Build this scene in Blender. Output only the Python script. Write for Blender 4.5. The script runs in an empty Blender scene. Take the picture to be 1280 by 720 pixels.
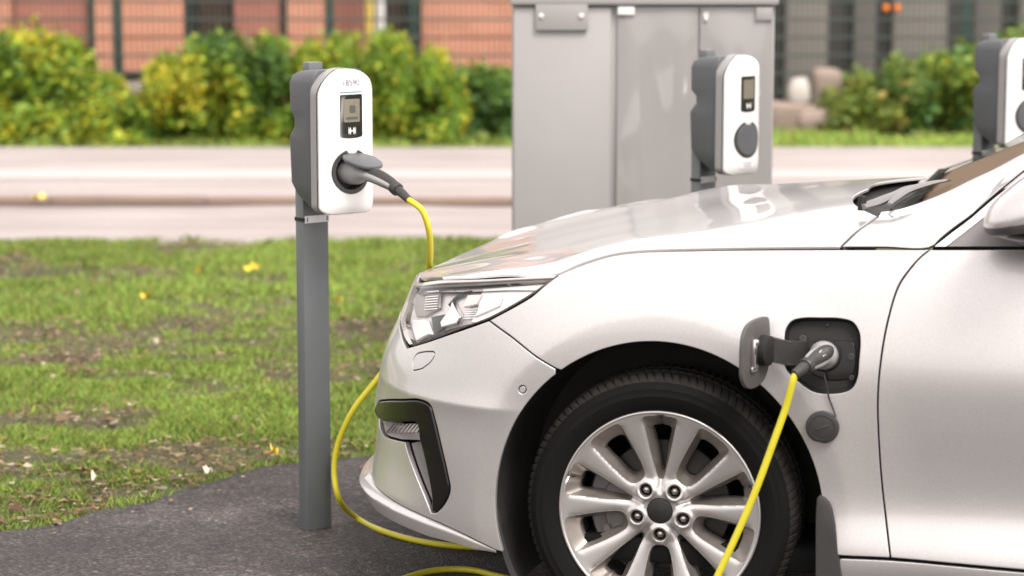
import bpy, bmesh, math, random
import numpy as np
from mathutils import Vector, Matrix, geometry
from mathutils.bvhtree import BVHTree

random.seed(7)
RNG = np.random.default_rng(7)
SC = bpy.context.scene
COL = SC.collection

# ------------------------------------------------------------------ camera
H = 1.70
F = 3022.2                       # focal length in pixels of a 1280-wide frame
PITCH = math.atan((360 + 80) / F)
CP, SP = math.cos(PITCH), math.sin(PITCH)


def ray(px, py):
    a, b = (px - 640) / F, -(py - 360) / F
    return Vector((a, CP + b * SP, -SP + b * CP))


def proj(p):
    x, y, z = p[0], p[1], p[2] - H
    d = y * CP - z * SP
    return 640 + F * x / d, 360 - F * (y * SP + z * CP) / d


def ground(px, py, z=0.0):
    r = ray(px, py)
    t = (z - H) / r.z
    return Vector((0, 0, H)) + r * t


def at_depth(px, py, Y):
    r = ray(px, py)
    return Vector((0, 0, H)) + r * (Y / r.y)


# ------------------------------------------------------------------ car frame
PSI = math.radians(15.0)
CO = Vector((0.348, 5.64, 0.0))
EX = Vector((math.cos(PSI), -math.sin(PSI), 0))      # rearward
EY = Vector((math.sin(PSI), math.cos(PSI), 0))       # inward (away from the camera)
EZ = Vector((0, 0, 1))
CARM = Matrix(((EX.x, EY.x, 0, CO.x), (EX.y, EY.y, 0, CO.y), (0, 0, 1, 0), (0, 0, 0, 1)))
YC = 0.91


def car2world(p):
    return CO + EX * p[0] + EY * p[1] + EZ * p[2]


def world2car(p):
    d = p - CO
    return Vector((d.dot(EX), d.dot(EY), d.z))


def pxcar(px, py, yc):
    """point of the car's lateral plane y = yc seen at a pixel (car coordinates)"""
    r = ray(px, py)
    o = Vector((0, 0, H)) - CO
    t = (yc - o.dot(EY)) / r.dot(EY)
    return world2car(Vector((0, 0, H)) + r * t)


def nat_spline_basis(xk, x):
    """matrix B with f(x) = B @ f(xk): natural cubic spline, linear outside"""
    xk = np.asarray(xk, float)
    x = np.asarray(x, float)
    n = len(xk)
    h = np.diff(xk)
    A = np.eye(n)
    R = np.zeros((n, n))
    for i in range(1, n - 1):
        A[i, i - 1:i + 2] = [h[i - 1], 2 * (h[i - 1] + h[i]), h[i]]
        R[i, i - 1] += 6 / h[i - 1]
        R[i, i] += -6 / h[i - 1] - 6 / h[i]
        R[i, i + 1] += 6 / h[i]
    M = np.linalg.solve(A, R)
    i = np.clip(np.searchsorted(xk, x) - 1, 0, n - 2)
    xl = np.clip(x, xk[0], xk[-1])
    hi = h[i]
    a = (xk[i + 1] - xl) / hi
    b = (xl - xk[i]) / hi
    B = np.zeros((len(x), n))
    r = np.arange(len(x))
    B[r, i] += a
    B[r, i + 1] += b
    B += ((a ** 3 - a) * hi ** 2 / 6)[:, None] * M[i] + ((b ** 3 - b) * hi ** 2 / 6)[:, None] * M[i + 1]
    ex = x - xl
    if np.any(ex != 0):
        ia = np.where(ex < 0, 0, n - 2)
        sl = np.zeros((len(x), n))
        hh = h[ia]
        sl[r, ia] -= 1 / hh
        sl[r, ia + 1] += 1 / hh
        lo = ex < 0
        sl[lo] += (-hh[lo] / 3)[:, None] * M[ia[lo]] + (-hh[lo] / 6)[:, None] * M[ia[lo] + 1]
        hi_ = ~lo
        sl[hi_] += (hh[hi_] / 6)[:, None] * M[ia[hi_]] + (hh[hi_] / 3)[:, None] * M[ia[hi_] + 1]
        B += ex[:, None] * sl
    return B


def spl(xk, yk, x):
    x = np.atleast_1d(np.asarray(x, float))
    return nat_spline_basis(xk, x) @ np.asarray(yk, float)


def sstep(a, b, x):
    t = np.clip((x - a) / (b - a), 0, 1)
    return t * t * (3 - 2 * t)


# ------------------------------------------------------------------ body side surface S(t, z)
ZL = [.12, .20, .25, .30, .36, .45, .55, .63, .70, .78, .86, .93, .99, 1.06]
DOOR = [.00, -.022, -.034, -.026, -.008, -.006, -.018, -.027, -.030, -.020, -.004, .014, .034, .065]
FEND = [.01, -.004, -.010, -.013, -.015, -.017, -.018, -.018, -.015, -.006, .010, .030, .055, .095]
XN = [-.875, -.908, -.930, -.932, -.926, -.924, -.904, -.884, -.850, -.815, -.774, -.722, -.665, -.58]
XS = [3.75, 3.0, 2.2, 1.5, 0.95, 0.5, 0.15, -.12, -.30]
REAR = [.16, .05, .015, .0, .0, .0, .0, .0, .0]
AX = [.29, .53, .72, .85, .93, .978, 1.0]
AY = [.032, .115, .25, .41, .585, .79, 1.0]


def _ctrl():
    P = np.zeros((len(ZL), len(XS) + len(AX), 2))
    for k, z in enumerate(ZL):
        for j, x in enumerate(XS):
            w = float(sstep(-.1, .85, x))
            P[k, j] = (x, DOOR[k] * w + FEND[k] * (1 - w) + REAR[j])
        y0 = FEND[k]
        for j in range(len(AX)):
            P[k, len(XS) + j] = (-.30 + (XN[k] + .30) * AX[j], y0 + (YC - y0) * AY[j])
    return P


CTRL = _ctrl()
_ref = CTRL[5]
TK = np.concatenate([[0], np.cumsum(np.linalg.norm(np.diff(_ref, axis=0), axis=1))])
TK = TK - TK[len(XS) - 1]          # t = 0 at x = -0.30, negative to the rear
TMAX = TK[-1]
ARCH_C = (0.0, 0.338)
ARCH_R = 0.414
ARCH_K = 0.397 / 0.414          # the opening is slightly narrower than tall
ROLL = None                        # (t list, z list) of the shoulder line, set later


def S(t, z):
    t = np.atleast_1d(np.asarray(t, float))
    z = np.atleast_1d(np.asarray(z, float))
    Bt = nat_spline_basis(TK, t)
    Bz = nat_spline_basis(ZL, z)
    x = np.einsum('ij,ik,kj->i', Bt, Bz, CTRL[:, :, 0])
    y = np.einsum('ij,ik,kj->i', Bt, Bz, CTRL[:, :, 1])
    # wheel-arch flare: a raised band round the arch with a soft crease
    r = np.hypot((x - ARCH_C[0]) / ARCH_K, z - ARCH_C[1])
    side = sstep(.20, .0, y)
    q = (r - .474) / .012
    crease = np.where(q > 30, q, np.log1p(np.exp(np.clip(q, -30, 30)))) * .012      # distance outside the crease, softened
    fl = .013 * np.clip(1 - crease / .20, 0, 1) ** 1.7 - .0045 * np.clip((.474 - r) / .06, 0, 1.2)
    y = y - fl * side
    # lower bumper pocket below the air vent, set back from the corner
    y = y + .040 * sstep(.26, .50, t) * np.clip((z - .288) / .15, 0, 1) * sstep(.480, .440, z)
    # horizontal crease across the bumper corner
    y = y - .011 * np.exp(-np.sqrt((z - .572) ** 2 + .004 ** 2) / .045) * sstep(-.02, .16, t)
    if ROLL is not None:
        zl = np.interp(t, ROLL[0], ROLL[1])
        y = y + .010 * np.exp(-np.clip(zl - z, 0, 1) / .022)
    return np.stack([x, y, z], 1)


def SN(f, a, b, e=.002, sign=1):
    da = f(a + e, b) - f(a - e, b)
    db = f(a, b + e) - f(a, b - e)
    n = np.cross(da, db) * sign
    return n / np.maximum(np.linalg.norm(n, axis=1), 1e-9)[:, None]


def to_world_np(P):
    M = np.array([[EX.x, EY.x, 0], [EX.y, EY.y, 0], [0, 0, 1.0]])
    return P @ M.T + np.array([CO.x, CO.y, 0])


class Caster:
    """inverts pixel -> (a, b) of a surface function by casting onto a dense grid"""

    def __init__(self, f, a0, a1, na, b0, b1, nb):
        self.A = np.linspace(a0, a1, na)
        self.B = np.linspace(b0, b1, nb)
        aa, bb = np.meshgrid(self.A, self.B, indexing='ij')
        self.ab = np.stack([aa.ravel(), bb.ravel()], 1)
        P = to_world_np(f(self.ab[:, 0], self.ab[:, 1]))
        self.P = P
        q = []
        for i in range(na - 1):
            for j in range(nb - 1):
                v = i * nb + j
                q.append((v, v + nb, v + nb + 1))
                q.append((v, v + nb + 1, v + 1))
        self.q = q
        self.tree = BVHTree.FromPolygons([Vector(p) for p in P], q)

    def __call__(self, px, py):
        o = Vector((0, 0, H))
        d = ray(px, py).normalized()
        hit, n, i, dist = self.tree.ray_cast(o, d)
        if hit is None:
            hit, n, i, dist = self._near(o, d)
        tri = self.q[i]
        p = [Vector(self.P[k]) for k in tri]
        w = geometry.barycentric_transform(hit, p[0], p[1], p[2], Vector((1, 0, 0)), Vector((0, 1, 0)), Vector((0, 0, 1)))
        r = self.ab[tri[0]] * w.x + self.ab[tri[1]] * w.y + self.ab[tri[2]] * w.z
        return float(r[0]), float(r[1])

    def _near(self, o, d):
        best = None
        for s in np.linspace(5.0, 7.5, 126):
            h = self.tree.find_nearest(o + d * s)
            if best is None or h[3] < best[3]:
                best = h
        return best


cast = Caster(S, TK[0] + 1.5, TMAX, 340, .14, 1.05, 130)

# shoulder line (bonnet edge / belt line) traced on the side surface
L_PX = [(700, 341), (720, 332), (742, 324), (768, 317), (800, 313.2), (860, 311.2), (930, 310.2), (1050, 309.6), (1160, 309.6), (1280, 309.6)]
L_LOW = [(a, b + 1.5) for a, b in L_PX]
# ------------------------------------------------------------------ materials
def new_mat(name):
    m = bpy.data.materials.new(name)
    m.use_nodes = True
    nt = m.node_tree
    return m, nt, nt.nodes['Principled BSDF']


def setp(b, **kw):
    for k, v in kw.items():
        k = k.replace('_', ' ')
        if k in ('Base Color', 'Coat Tint', 'Emission Color') and len(v) == 3:
            v = (*v, 1)
        b.inputs[k].default_value = v


def pmat(name, col, rough=.5, metal=0., coat=0., var=.12, scale=30., bump=0., bscale=200., coat_rough=.03, spec=.5):
    """procedural material: base colour broken up by noise, roughness variation, optional fine bump"""
    m, nt, b = new_mat(name)
    N, Lk = nt.nodes, nt.links
    tc = N.new('ShaderNodeTexCoord')
    no = N.new('ShaderNodeTexNoise')
    no.inputs['Scale'].default_value = scale
    no.inputs['Detail'].default_value = 5
    Lk.new(tc.outputs['Object'], no.inputs['Vector'])
    mx = N.new('ShaderNodeMix')
    mx.data_type = 'RGBA'
    mx.inputs[6].default_value = (*[c * (1 - var) for c in col], 1)
    mx.inputs[7].default_value = (*[min(1, c * (1 + var)) for c in col], 1)
    Lk.new(no.outputs['Fac'], mx.inputs[0])
    Lk.new(mx.outputs[2], b.inputs['Base Color'])
    mr = N.new('ShaderNodeMapRange')
    mr.inputs[3].default_value = rough * (1 - var * .8)
    mr.inputs[4].default_value = min(1, rough * (1 + var * .8))
    Lk.new(no.outputs['Fac'], mr.inputs[0])
    Lk.new(mr.outputs[0], b.inputs['Roughness'])
    setp(b, Metallic=metal, Coat_Weight=coat, Coat_Roughness=coat_rough)
    b.inputs['Specular IOR Level'].default_value = spec
    if bump:
        n2 = N.new('ShaderNodeTexNoise')
        n2.inputs['Scale'].default_value = bscale
        n2.inputs['Detail'].default_value = 4
        Lk.new(tc.outputs['Object'], n2.inputs['Vector'])
        bp = N.new('ShaderNodeBump')
        bp.inputs['Strength'].default_value = bump
        bp.inputs['Distance'].default_value = .002
        Lk.new(n2.outputs['Fac'], bp.inputs['Height'])
        Lk.new(bp.outputs[0], b.inputs['Normal'])
    return m


def attr_mat(name, rough=.6, trans=0., spec=.3):
    m, nt, b = new_mat(name)
    at = nt.nodes.new('ShaderNodeAttribute')
    at.attribute_name = 'Col'
    nt.links.new(at.outputs['Color'], b.inputs['Base Color'])
    setp(b, Roughness=rough)
    b.inputs['Specular IOR Level'].default_value = spec
    if trans:
        tr = nt.nodes.new('ShaderNodeBsdfTranslucent')
        nt.links.new(at.outputs['Color'], tr.inputs['Color'])
        mx = nt.nodes.new('ShaderNodeMixShader')
        mx.inputs[0].default_value = trans
        nt.links.new(b.outputs[0], mx.inputs[1])
        nt.links.new(tr.outputs[0], mx.inputs[2])
        nt.links.new(mx.outputs[0], nt.nodes['Material Output'].inputs['Surface'])
    return m


def glass_mat(name, tint, refl_ior=1.5, rough=.01, base_refl=0.0):
    m, nt, b = new_mat(name)
    N, Lk = nt.nodes, nt.links
    tr = N.new('ShaderNodeBsdfTransparent')
    tr.inputs[0].default_value = (*tint, 1)
    gl = N.new('ShaderNodeBsdfGlossy')
    gl.inputs['Roughness'].default_value = rough
    fr = N.new('ShaderNodeFresnel')
    fr.inputs['IOR'].default_value = refl_ior
    ge = N.new('ShaderNodeNewGeometry')          # a thin pane: no total reflection on its inner side
    inv = N.new('ShaderNodeMath')
    inv.operation = 'SUBTRACT'
    inv.inputs[0].default_value = 1.0
    Lk.new(ge.outputs['Backfacing'], inv.inputs[1])
    mu = N.new('ShaderNodeMath')
    mu.operation = 'MULTIPLY'
    ml = N.new('ShaderNodeMath')
    ml.operation = 'MULTIPLY_ADD'
    ml.inputs[1].default_value = 1.0 - base_refl
    ml.inputs[2].default_value = base_refl
    Lk.new(fr.outputs[0], ml.inputs[0])
    mx = N.new('ShaderNodeMixShader')
    Lk.new(ml.outputs[0], mu.inputs[0])
    Lk.new(inv.outputs[0], mu.inputs[1])
    Lk.new(mu.outputs[0], mx.inputs[0])
    Lk.new(tr.outputs[0], mx.inputs[1])
    Lk.new(gl.outputs[0], mx.inputs[2])
    Lk.new(mx.outputs[0], N['Material Output'].inputs['Surface'])
    return m


M = {}


def paint_mat():
    m, nt, b = new_mat('silver_paint')
    N, Lk = nt.nodes, nt.links
    tc = N.new('ShaderNodeTexCoord')
    vo = N.new('ShaderNodeTexVoronoi')
    vo.inputs['Scale'].default_value = 900
    Lk.new(tc.outputs['Object'], vo.inputs['Vector'])
    no = N.new('ShaderNodeTexNoise')
    no.inputs['Scale'].default_value = 4
    no.inputs['Detail'].default_value = 6
    Lk.new(tc.outputs['Object'], no.inputs['Vector'])
    hs = N.new('ShaderNodeMix')
    hs.data_type = 'RGBA'
    hs.inputs[6].default_value = (.49, .467, .459, 1)
    hs.inputs[7].default_value = (.60, .577, .568, 1)
    sep = N.new('ShaderNodeSeparateColor')
    Lk.new(vo.outputs['Color'], sep.inputs[0])
    Lk.new(sep.outputs[0], hs.inputs[0])
    Lk.new(hs.outputs[2], b.inputs['Base Color'])
    mr = N.new('ShaderNodeMapRange')
    mr.inputs[3].default_value = .36
    mr.inputs[4].default_value = .46
    Lk.new(no.outputs['Fac'], mr.inputs[0])
    Lk.new(mr.outputs[0], b.inputs['Roughness'])
    setp(b, Metallic=.72, Coat_Weight=.8, Coat_Roughness=.05)
    return m


M['paint'] = paint_mat()
M['gap'] = pmat('dark_shell', (.007, .007, .007), .9, spec=.1)
M['black_plastic'] = pmat('black_plastic', (.016, .015, .0145), .62, spec=.3, bump=.25, bscale=900, var=.25)
M['gloss_black'] = pmat('gloss_black', (.008, .0072, .0065), .18, coat=.08, spec=.3)
M['liner'] = pmat('arch_liner', (.020, .018, .017), .9, bump=.6, bscale=120, var=.4)
M['rubber'] = pmat('tyre_rubber', (.0055, .0053, .0048), .85, spec=.14, bump=.3, bscale=500, var=.25, scale=18)
M['tread'] = pmat('tread_dust', (.019, .0175, .0155), .92, bump=.4, bscale=300, var=.45, scale=35, spec=.2)
M['flap_rubber'] = pmat('flap_rubber', (.026, .0245, .0235), .85, bump=.5, bscale=300, var=.35, scale=60)
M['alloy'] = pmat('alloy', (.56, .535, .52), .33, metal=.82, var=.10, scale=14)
M['alloy_dark'] = pmat('alloy_dirt_shade', (.33, .30, .275), .42, metal=.8, var=.22, scale=40)  # brake dust on the spoke walls; recess shade painted into the nut wells
M['steel'] = pmat('steel', (.50, .48, .46), .30, metal=1., var=.15, scale=60)
M['cast'] = pmat('cast_iron', (.13, .122, .118), .55, metal=.3, var=.3, scale=50)
M['chrome'] = pmat('chrome', (.82, .81, .80), .06, metal=1., var=.02)
M['satin_chrome'] = pmat('satin_chrome', (.80, .79, .79), .16, metal=1., var=.03)
M['trim_grey'] = pmat('trim_grey', (.17, .158, .158), .42, var=.1)
M['flap_inner'] = pmat('flap_inner', (.072, .067, .065), .5, var=.12, scale=20)
M['trim_silver'] = pmat('trim_silver', (.42, .41, .43), .35, metal=.5, var=.04)
M['disc'] = pmat('brake_disc', (.035, .032, .030), .40, metal=.5, var=.3, scale=25)
M['tan'] = pmat('tan_reflection', (.42, .245, .165), .55, var=.12, scale=9, bump=.1)  # cabin colour that paints in the windscreen's brown reflection
M['vent_grey'] = pmat('vent_grey', (.34, .315, .315), .35, var=.06)
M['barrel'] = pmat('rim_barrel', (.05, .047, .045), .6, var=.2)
M['skirt'] = pmat('skirt_shade', (.26, .252, .252), .45, var=.05)  # shaded side of the white cover, its shade put into the colour
M['wiper_arm'] = pmat('wiper_arm', (.16, .155, .155), .38, var=.1)
M['lens'] = glass_mat('headlight_lens', (.97, .97, .97), 1.45)
M['bezel'] = pmat('lamp_bezel', (.68, .63, .61), .28, metal=.30, var=.12, scale=30)
M['lamp_white'] = pmat('lamp_white', (.74, .72, .70), .18, var=.03, coat=.6)
M['glass'] = glass_mat('windscreen_glass', (.62, .66, .64), 1.52, .005, .03)
M['dash'] = pmat('dash', (.035, .033, .032), .6, bump=.2)
M['conn_grey'] = pmat('connector_grey', (.27, .265, .265), .42, var=.06, bump=.08, bscale=700)
M['conn_dark'] = pmat('connector_dark', (.028, .027, .026), .48, var=.12, bump=.12, bscale=700)
M['cable'] = pmat('cable_yellow', (.52, .46, .022), .42, var=.07, scale=25, bump=.05, bscale=300)
M['white_plastic'] = pmat('white_plastic', (.70, .685, .675), .28, var=.02, coat=.2)
M['station_grey'] = pmat('station_grey', (.080, .083, .090), .42, var=.08)
M['post_grey'] = pmat('post_grey', (.105, .114, .118), .38, var=.10, scale=12, bump=.06, bscale=400)
M['screen_black'] = pmat('screen_black', (.014, .016, .014), .10, coat=.6)
M['lcd'] = pmat('lcd', (.15, .135, .10), .35, var=.25, scale=35)
M['lcd_dark'] = pmat('lcd_dark', (.06, .065, .055), .4)
M['label_white'] = pmat('label_white', (.74, .73, .72), .45, var=.03)
M['ink'] = pmat('ink', (.16, .16, .19), .6)
M['ink_blue'] = pmat('ink_blue', (.13, .20, .27), .6)
M['icon'] = pmat('icon_white', (.65, .62, .60), .5)
M['cabinet'] = pmat('cabinet_grey', (.30, .286, .281), .38, var=.04, scale=8)
M['cabinet_gloss'] = pmat('cabinet_gloss', (.28, .267, .263), .06, var=.05, scale=6, coat=.5)
M['bolt'] = pmat('bolt', (.72, .70, .69), .3, metal=.6)


# ------------------------------------------------------------------ mesh helpers
def link(o, parent=None):
    COL.objects.link(o)
    if parent is not None:
        o.parent = parent
    return o


def tag(o, label=None, cat=None, group=None, kind=None):
    if label:
        o['label'] = label
    if cat:
        o['category'] = cat
    if group:
        o['group'] = group
    if kind:
        o['kind'] = kind
    return o


def empty(name, loc=(0, 0, 0), rotz=0.0, label=None, cat=None, group=None):
    o = bpy.data.objects.new(name, None)
    o.empty_display_size = .1
    o.location = loc
    o.rotation_euler = (0, 0, rotz)
    COL.objects.link(o)
    return tag(o, label, cat, group)


def mk(name, V, Fc, mat, parent=None, normals=None, angle=40, smooth=True, loc=None, rotz=0.0):
    me = bpy.data.meshes.new(name)
    me.from_pydata([tuple(map(float, v)) for v in V], [], [tuple(map(int, f)) for f in Fc])
    for mm in (mat if isinstance(mat, (list, tuple)) else [mat]):
        me.materials.append(mm)
    me.update()
    if smooth:
        me.polygons.foreach_set('use_smooth', [True] * len(me.polygons))
        if normals is not None:
            me.normals_split_custom_set_from_vertices([tuple(map(float, n)) for n in normals])
        elif angle is not None:
            me.set_sharp_from_angle(angle=math.radians(angle))
    o = bpy.data.objects.new(name, me)
    if loc is not None:
        o.location = loc
        o.rotation_euler = (0, 0, rotz)
    return link(o, parent)


def fast_mesh(name, V, Fc, mat, cols=None, parent=None, smooth=False, loc=None):
    """numpy mesh of equal-sized faces; cols per vertex"""
    V = np.asarray(V, np.float32)
    Fc = np.asarray(Fc, np.int32)
    me = bpy.data.meshes.new(name)
    k = Fc.shape[1]
    me.vertices.add(len(V))
    me.vertices.foreach_set('co', V.ravel())
    me.loops.add(Fc.size)
    me.loops.foreach_set('vertex_index', Fc.ravel())
    me.polygons.add(len(Fc))
    me.polygons.foreach_set('loop_start', np.arange(0, Fc.size, k, dtype=np.int32))
    me.polygons.foreach_set('loop_total', np.full(len(Fc), k, np.int32))
    if smooth:
        me.polygons.foreach_set('use_smooth', np.ones(len(Fc), bool))
    me.update(calc_edges=True)
    if cols is not None:
        at = me.color_attributes.new('Col', 'FLOAT_COLOR', 'POINT')
        c = np.ones((len(V), 4), np.float32)
        c[:, :3] = cols
        at.data.foreach_set('color', c.ravel())
    me.materials.append(mat)
    o = bpy.data.objects.new(name, me)
    if loc is not None:
        o.location = loc
    return link(o, parent)


class MB:
    def __init__(self):
        self.V, self.F = [], []

    def add(self, V, Fc, M4=None):
        n = len(self.V)
        for v in V:
            v = Vector(v)
            self.V.append(M4 @ v if M4 is not None else v)
        for f in Fc:
            self.F.append(tuple(i + n for i in f))
        return self

    def box(self, c, s, bev=0.0, M4=None, seg=2):
        bm = bmesh.new()
        bmesh.ops.create_cube(bm, size=1)
        for v in bm.verts:
            v.co = Vector((c[0] + v.co.x * s[0], c[1] + v.co.y * s[1], c[2] + v.co.z * s[2]))
        if bev:
            bmesh.ops.bevel(bm, geom=bm.edges[:], offset=bev, segments=seg, affect='EDGES', profile=.5, clamp_overlap=True)
        bm.verts.index_update()
        self.add([v.co.copy() for v in bm.verts], [[v.index for v in f.verts] for f in bm.faces], M4)
        bm.free()
        return self

    def lathe(self, prof, n=32, M4=None, cap0=False, cap1=False, a0=0.0, a1=2 * math.pi):
        """profile of (r, h) turned about local z"""
        full = abs(a1 - a0 - 2 * math.pi) < 1e-6
        m = n if full else n + 1
        V, Fc = [], []
        for i in range(m):
            a = a0 + (a1 - a0) * i / n
            for r, h in prof:
                V.append((r * math.cos(a), r * math.sin(a), h))
        k = len(prof)
        for i in range(n):
            j = (i + 1) % m
            for q in range(k - 1):
                Fc.append((i * k + q, j * k + q, j * k + q + 1, i * k + q + 1))
        if cap0:
            Fc.append(tuple(i * k for i in range(m))[::-1])
        if cap1:
            Fc.append(tuple(i * k + k - 1 for i in range(m)))
        return self.add(V, Fc, M4)

    def tube(self, pts, rad, n=12, caps=True, flat=None, up=None):
        """sweep along points; rad: number or list; flat: list of (scale across, scale up)"""
        pts = [Vector(p) for p in pts]
        N = len(pts)
        if not hasattr(rad, '__len__'):
            rad = [rad] * N
        T = [(pts[min(i + 1, N - 1)] - pts[max(i - 1, 0)]).normalized() for i in range(N)]
        u = Vector(up) if up is not None else (Vector((0, 0, 1)) if abs(T[0].z) < .9 else Vector((1, 0, 0)))
        V, Fc = [], []
        for i in range(N):
            if i:
                q = T[i - 1].rotation_difference(T[i])
                u = q @ u
            u = (u - T[i] * u.dot(T[i])).normalized()
            w = T[i].cross(u)
            fa, fb = flat[i] if flat else (1, 1)
            for k in range(n):
                a = 2 * math.pi * k / n
                V.append(pts[i] + (w * math.cos(a) * fa + u * math.sin(a) * fb) * rad[i])
        for i in range(N - 1):
            for k in range(n):
                a, b = i * n + k, i * n + (k + 1) % n
                Fc.append((a, b, b + n, a + n))
        if caps:
            Fc.append(tuple(range(n))[::-1])
            Fc.append(tuple((N - 1) * n + k for k in range(n)))
        return self.add(V, Fc)

    def slab(self, pts2, th, M4=None, bev=0.0, seg=2):
        """closed 2-D outline in local xy, thickness th along -z"""
        bm = bmesh.new()
        vs = [bm.verts.new((p[0], p[1], 0)) for p in pts2]
        f = bm.faces.new(vs)
        f.normal_update()
        if f.normal.z < 0:
            f.normal_flip()
        r = bmesh.ops.extrude_face_region(bm, geom=[f])
        for v in r['geom']:
            if isinstance(v, bmesh.types.BMVert):
                v.co.z += 0
        for v in vs:
            v.co.z -= th
        bmesh.ops.recalc_face_normals(bm, faces=bm.faces[:])
        if bev:
            es = [e for e in bm.edges if abs(e.verts[0].co.z - e.verts[1].co.z) < 1e-7]
            bmesh.ops.bevel(bm, geom=es, offset=bev, segments=seg, affect='EDGES', profile=.5, clamp_overlap=True)
        bm.verts.index_update()
        self.add([v.co.copy() for v in bm.verts], [[v.index for v in f.verts] for f in bm.faces], M4)
        bm.free()
        return self

    def build(self, name, mat, parent=None, angle=40, loc=None, rotz=0.0, smooth=True):
        return mk(name, self.V, self.F, mat, parent, None, angle, smooth, loc, rotz)


def catmull(pts, n=8, closed=False):
    pts = [np.asarray(p, float) for p in pts]
    if len(pts) < 3 and not closed:
        return [pts[0] + (pts[-1] - pts[0]) * i / n for i in range(n + 1)]
    out = []
    N = len(pts)
    rng = range(N) if closed else range(N - 1)
    for i in rng:
        if closed:
            p0, p1, p2, p3 = pts[i - 1], pts[i], pts[(i + 1) % N], pts[(i + 2) % N]
        else:
            p1, p2 = pts[i], pts[i + 1]
            p0 = pts[i - 1] if i > 0 else 2 * p1 - p2
            p3 = pts[i + 2] if i + 2 < N else 2 * p2 - p1
        # centripetal
        d1 = max(np.linalg.norm(p1 - p0) ** .5, 1e-6)
        d2 = max(np.linalg.norm(p2 - p1) ** .5, 1e-6)
        d3 = max(np.linalg.norm(p3 - p2) ** .5, 1e-6)
        t0, t1, t2, t3 = 0, d1, d1 + d2, d1 + d2 + d3
        for k in range(n):
            t = t1 + (t2 - t1) * k / n
            A1 = (t1 - t) / (t1 - t0) * p0 + (t - t0) / (t1 - t0) * p1
            A2 = (t2 - t) / (t2 - t1) * p1 + (t - t1) / (t2 - t1) * p2
            A3 = (t3 - t) / (t3 - t2) * p2 + (t - t2) / (t3 - t2) * p3
            B1 = (t2 - t) / (t2 - t0) * A1 + (t - t0) / (t2 - t0) * A2
            B2 = (t3 - t) / (t3 - t1) * A2 + (t - t1) / (t3 - t1) * A3
            out.append((t2 - t) / (t2 - t1) * B1 + (t - t1) / (t2 - t1) * B2)
    if not closed:
        out.append(pts[-1])
    return out


def resample(pts, step, closed=False):
    P = np.asarray(pts, float)
    if closed:
        P = np.vstack([P, P[:1]])
    d = np.concatenate([[0], np.cumsum(np.linalg.norm(np.diff(P, axis=0), axis=1))])
    keep = np.concatenate([[True], np.diff(d) > 1e-9])
    P, d = P[keep], d[keep]
    n = max(1, int(round(d[-1] / step)))
    s = np.linspace(0, d[-1], n + 1)
    R = np.stack([np.interp(s, d, P[:, k]) for k in range(P.shape[1])], 1)
    return R[:-1] if closed else R


def outline(segs, conv, step=.008):
    """segments (each smoothed on its own, joined at corners) -> closed polygon in surface parameters"""
    pts = []
    for sg in segs:
        ab = [conv(p) for p in sg]
        c = catmull(ab, 10) if len(ab) > 2 else [np.asarray(a) for a in ab]
        r = resample(c, step)
        pts.extend(r[:-1])
    P = np.array(pts)
    # drop near-duplicates
    out = [P[0]]
    for p in P[1:]:
        if np.linalg.norm(p - out[-1]) > step * .2:
            out.append(p)
    if np.linalg.norm(out[0] - out[-1]) < step * .2:
        out.pop()
    P = np.array(out)
    ar = .5 * np.sum(P[:, 0] * np.roll(P[:, 1], -1) - np.roll(P[:, 0], -1) * P[:, 1])
    return P if ar > 0 else P[::-1].copy()


def offset_poly(P, d):
    """moves a counter-clockwise polygon inwards by d; returns points and outward unit normals"""
    e = np.roll(P, -1, 0) - P
    e /= np.maximum(np.linalg.norm(e, axis=1), 1e-9)[:, None]
    n = np.stack([e[:, 1], -e[:, 0]], 1)          # outward for ccw
    np_ = np.roll(n, 1, 0)
    m = n + np_
    ln = np.linalg.norm(m, axis=1)
    m = m / np.maximum(ln, 1e-6)[:, None]
    c = np.clip(np.sum(m * n, 1), .5, 1)
    return P - m * (d / c)[:, None], m


def inside(P, Q):
    """points Q inside polygon P (even-odd)"""
    x, y = Q[:, 0], Q[:, 1]
    r = np.zeros(len(Q), bool)
    n = len(P)
    for i in range(n):
        x0, y0 = P[i]
        x1, y1 = P[(i + 1) % n]
        if y0 == y1:
            continue
        c = ((y0 > y) != (y1 > y)) & (x < (x1 - x0) * (y - y0) / (y1 - y0) + x0)
        r ^= c
    return r


def min_dist(P, Q, chunk=4000):
    d = np.full(len(Q), 9.)
    for i in range(0, len(Q), chunk):
        q = Q[i:i + chunk]
        d[i:i + chunk] = np.sqrt(((q[:, None, :] - P[None]) ** 2).sum(2)).min(1)
    return d


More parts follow.
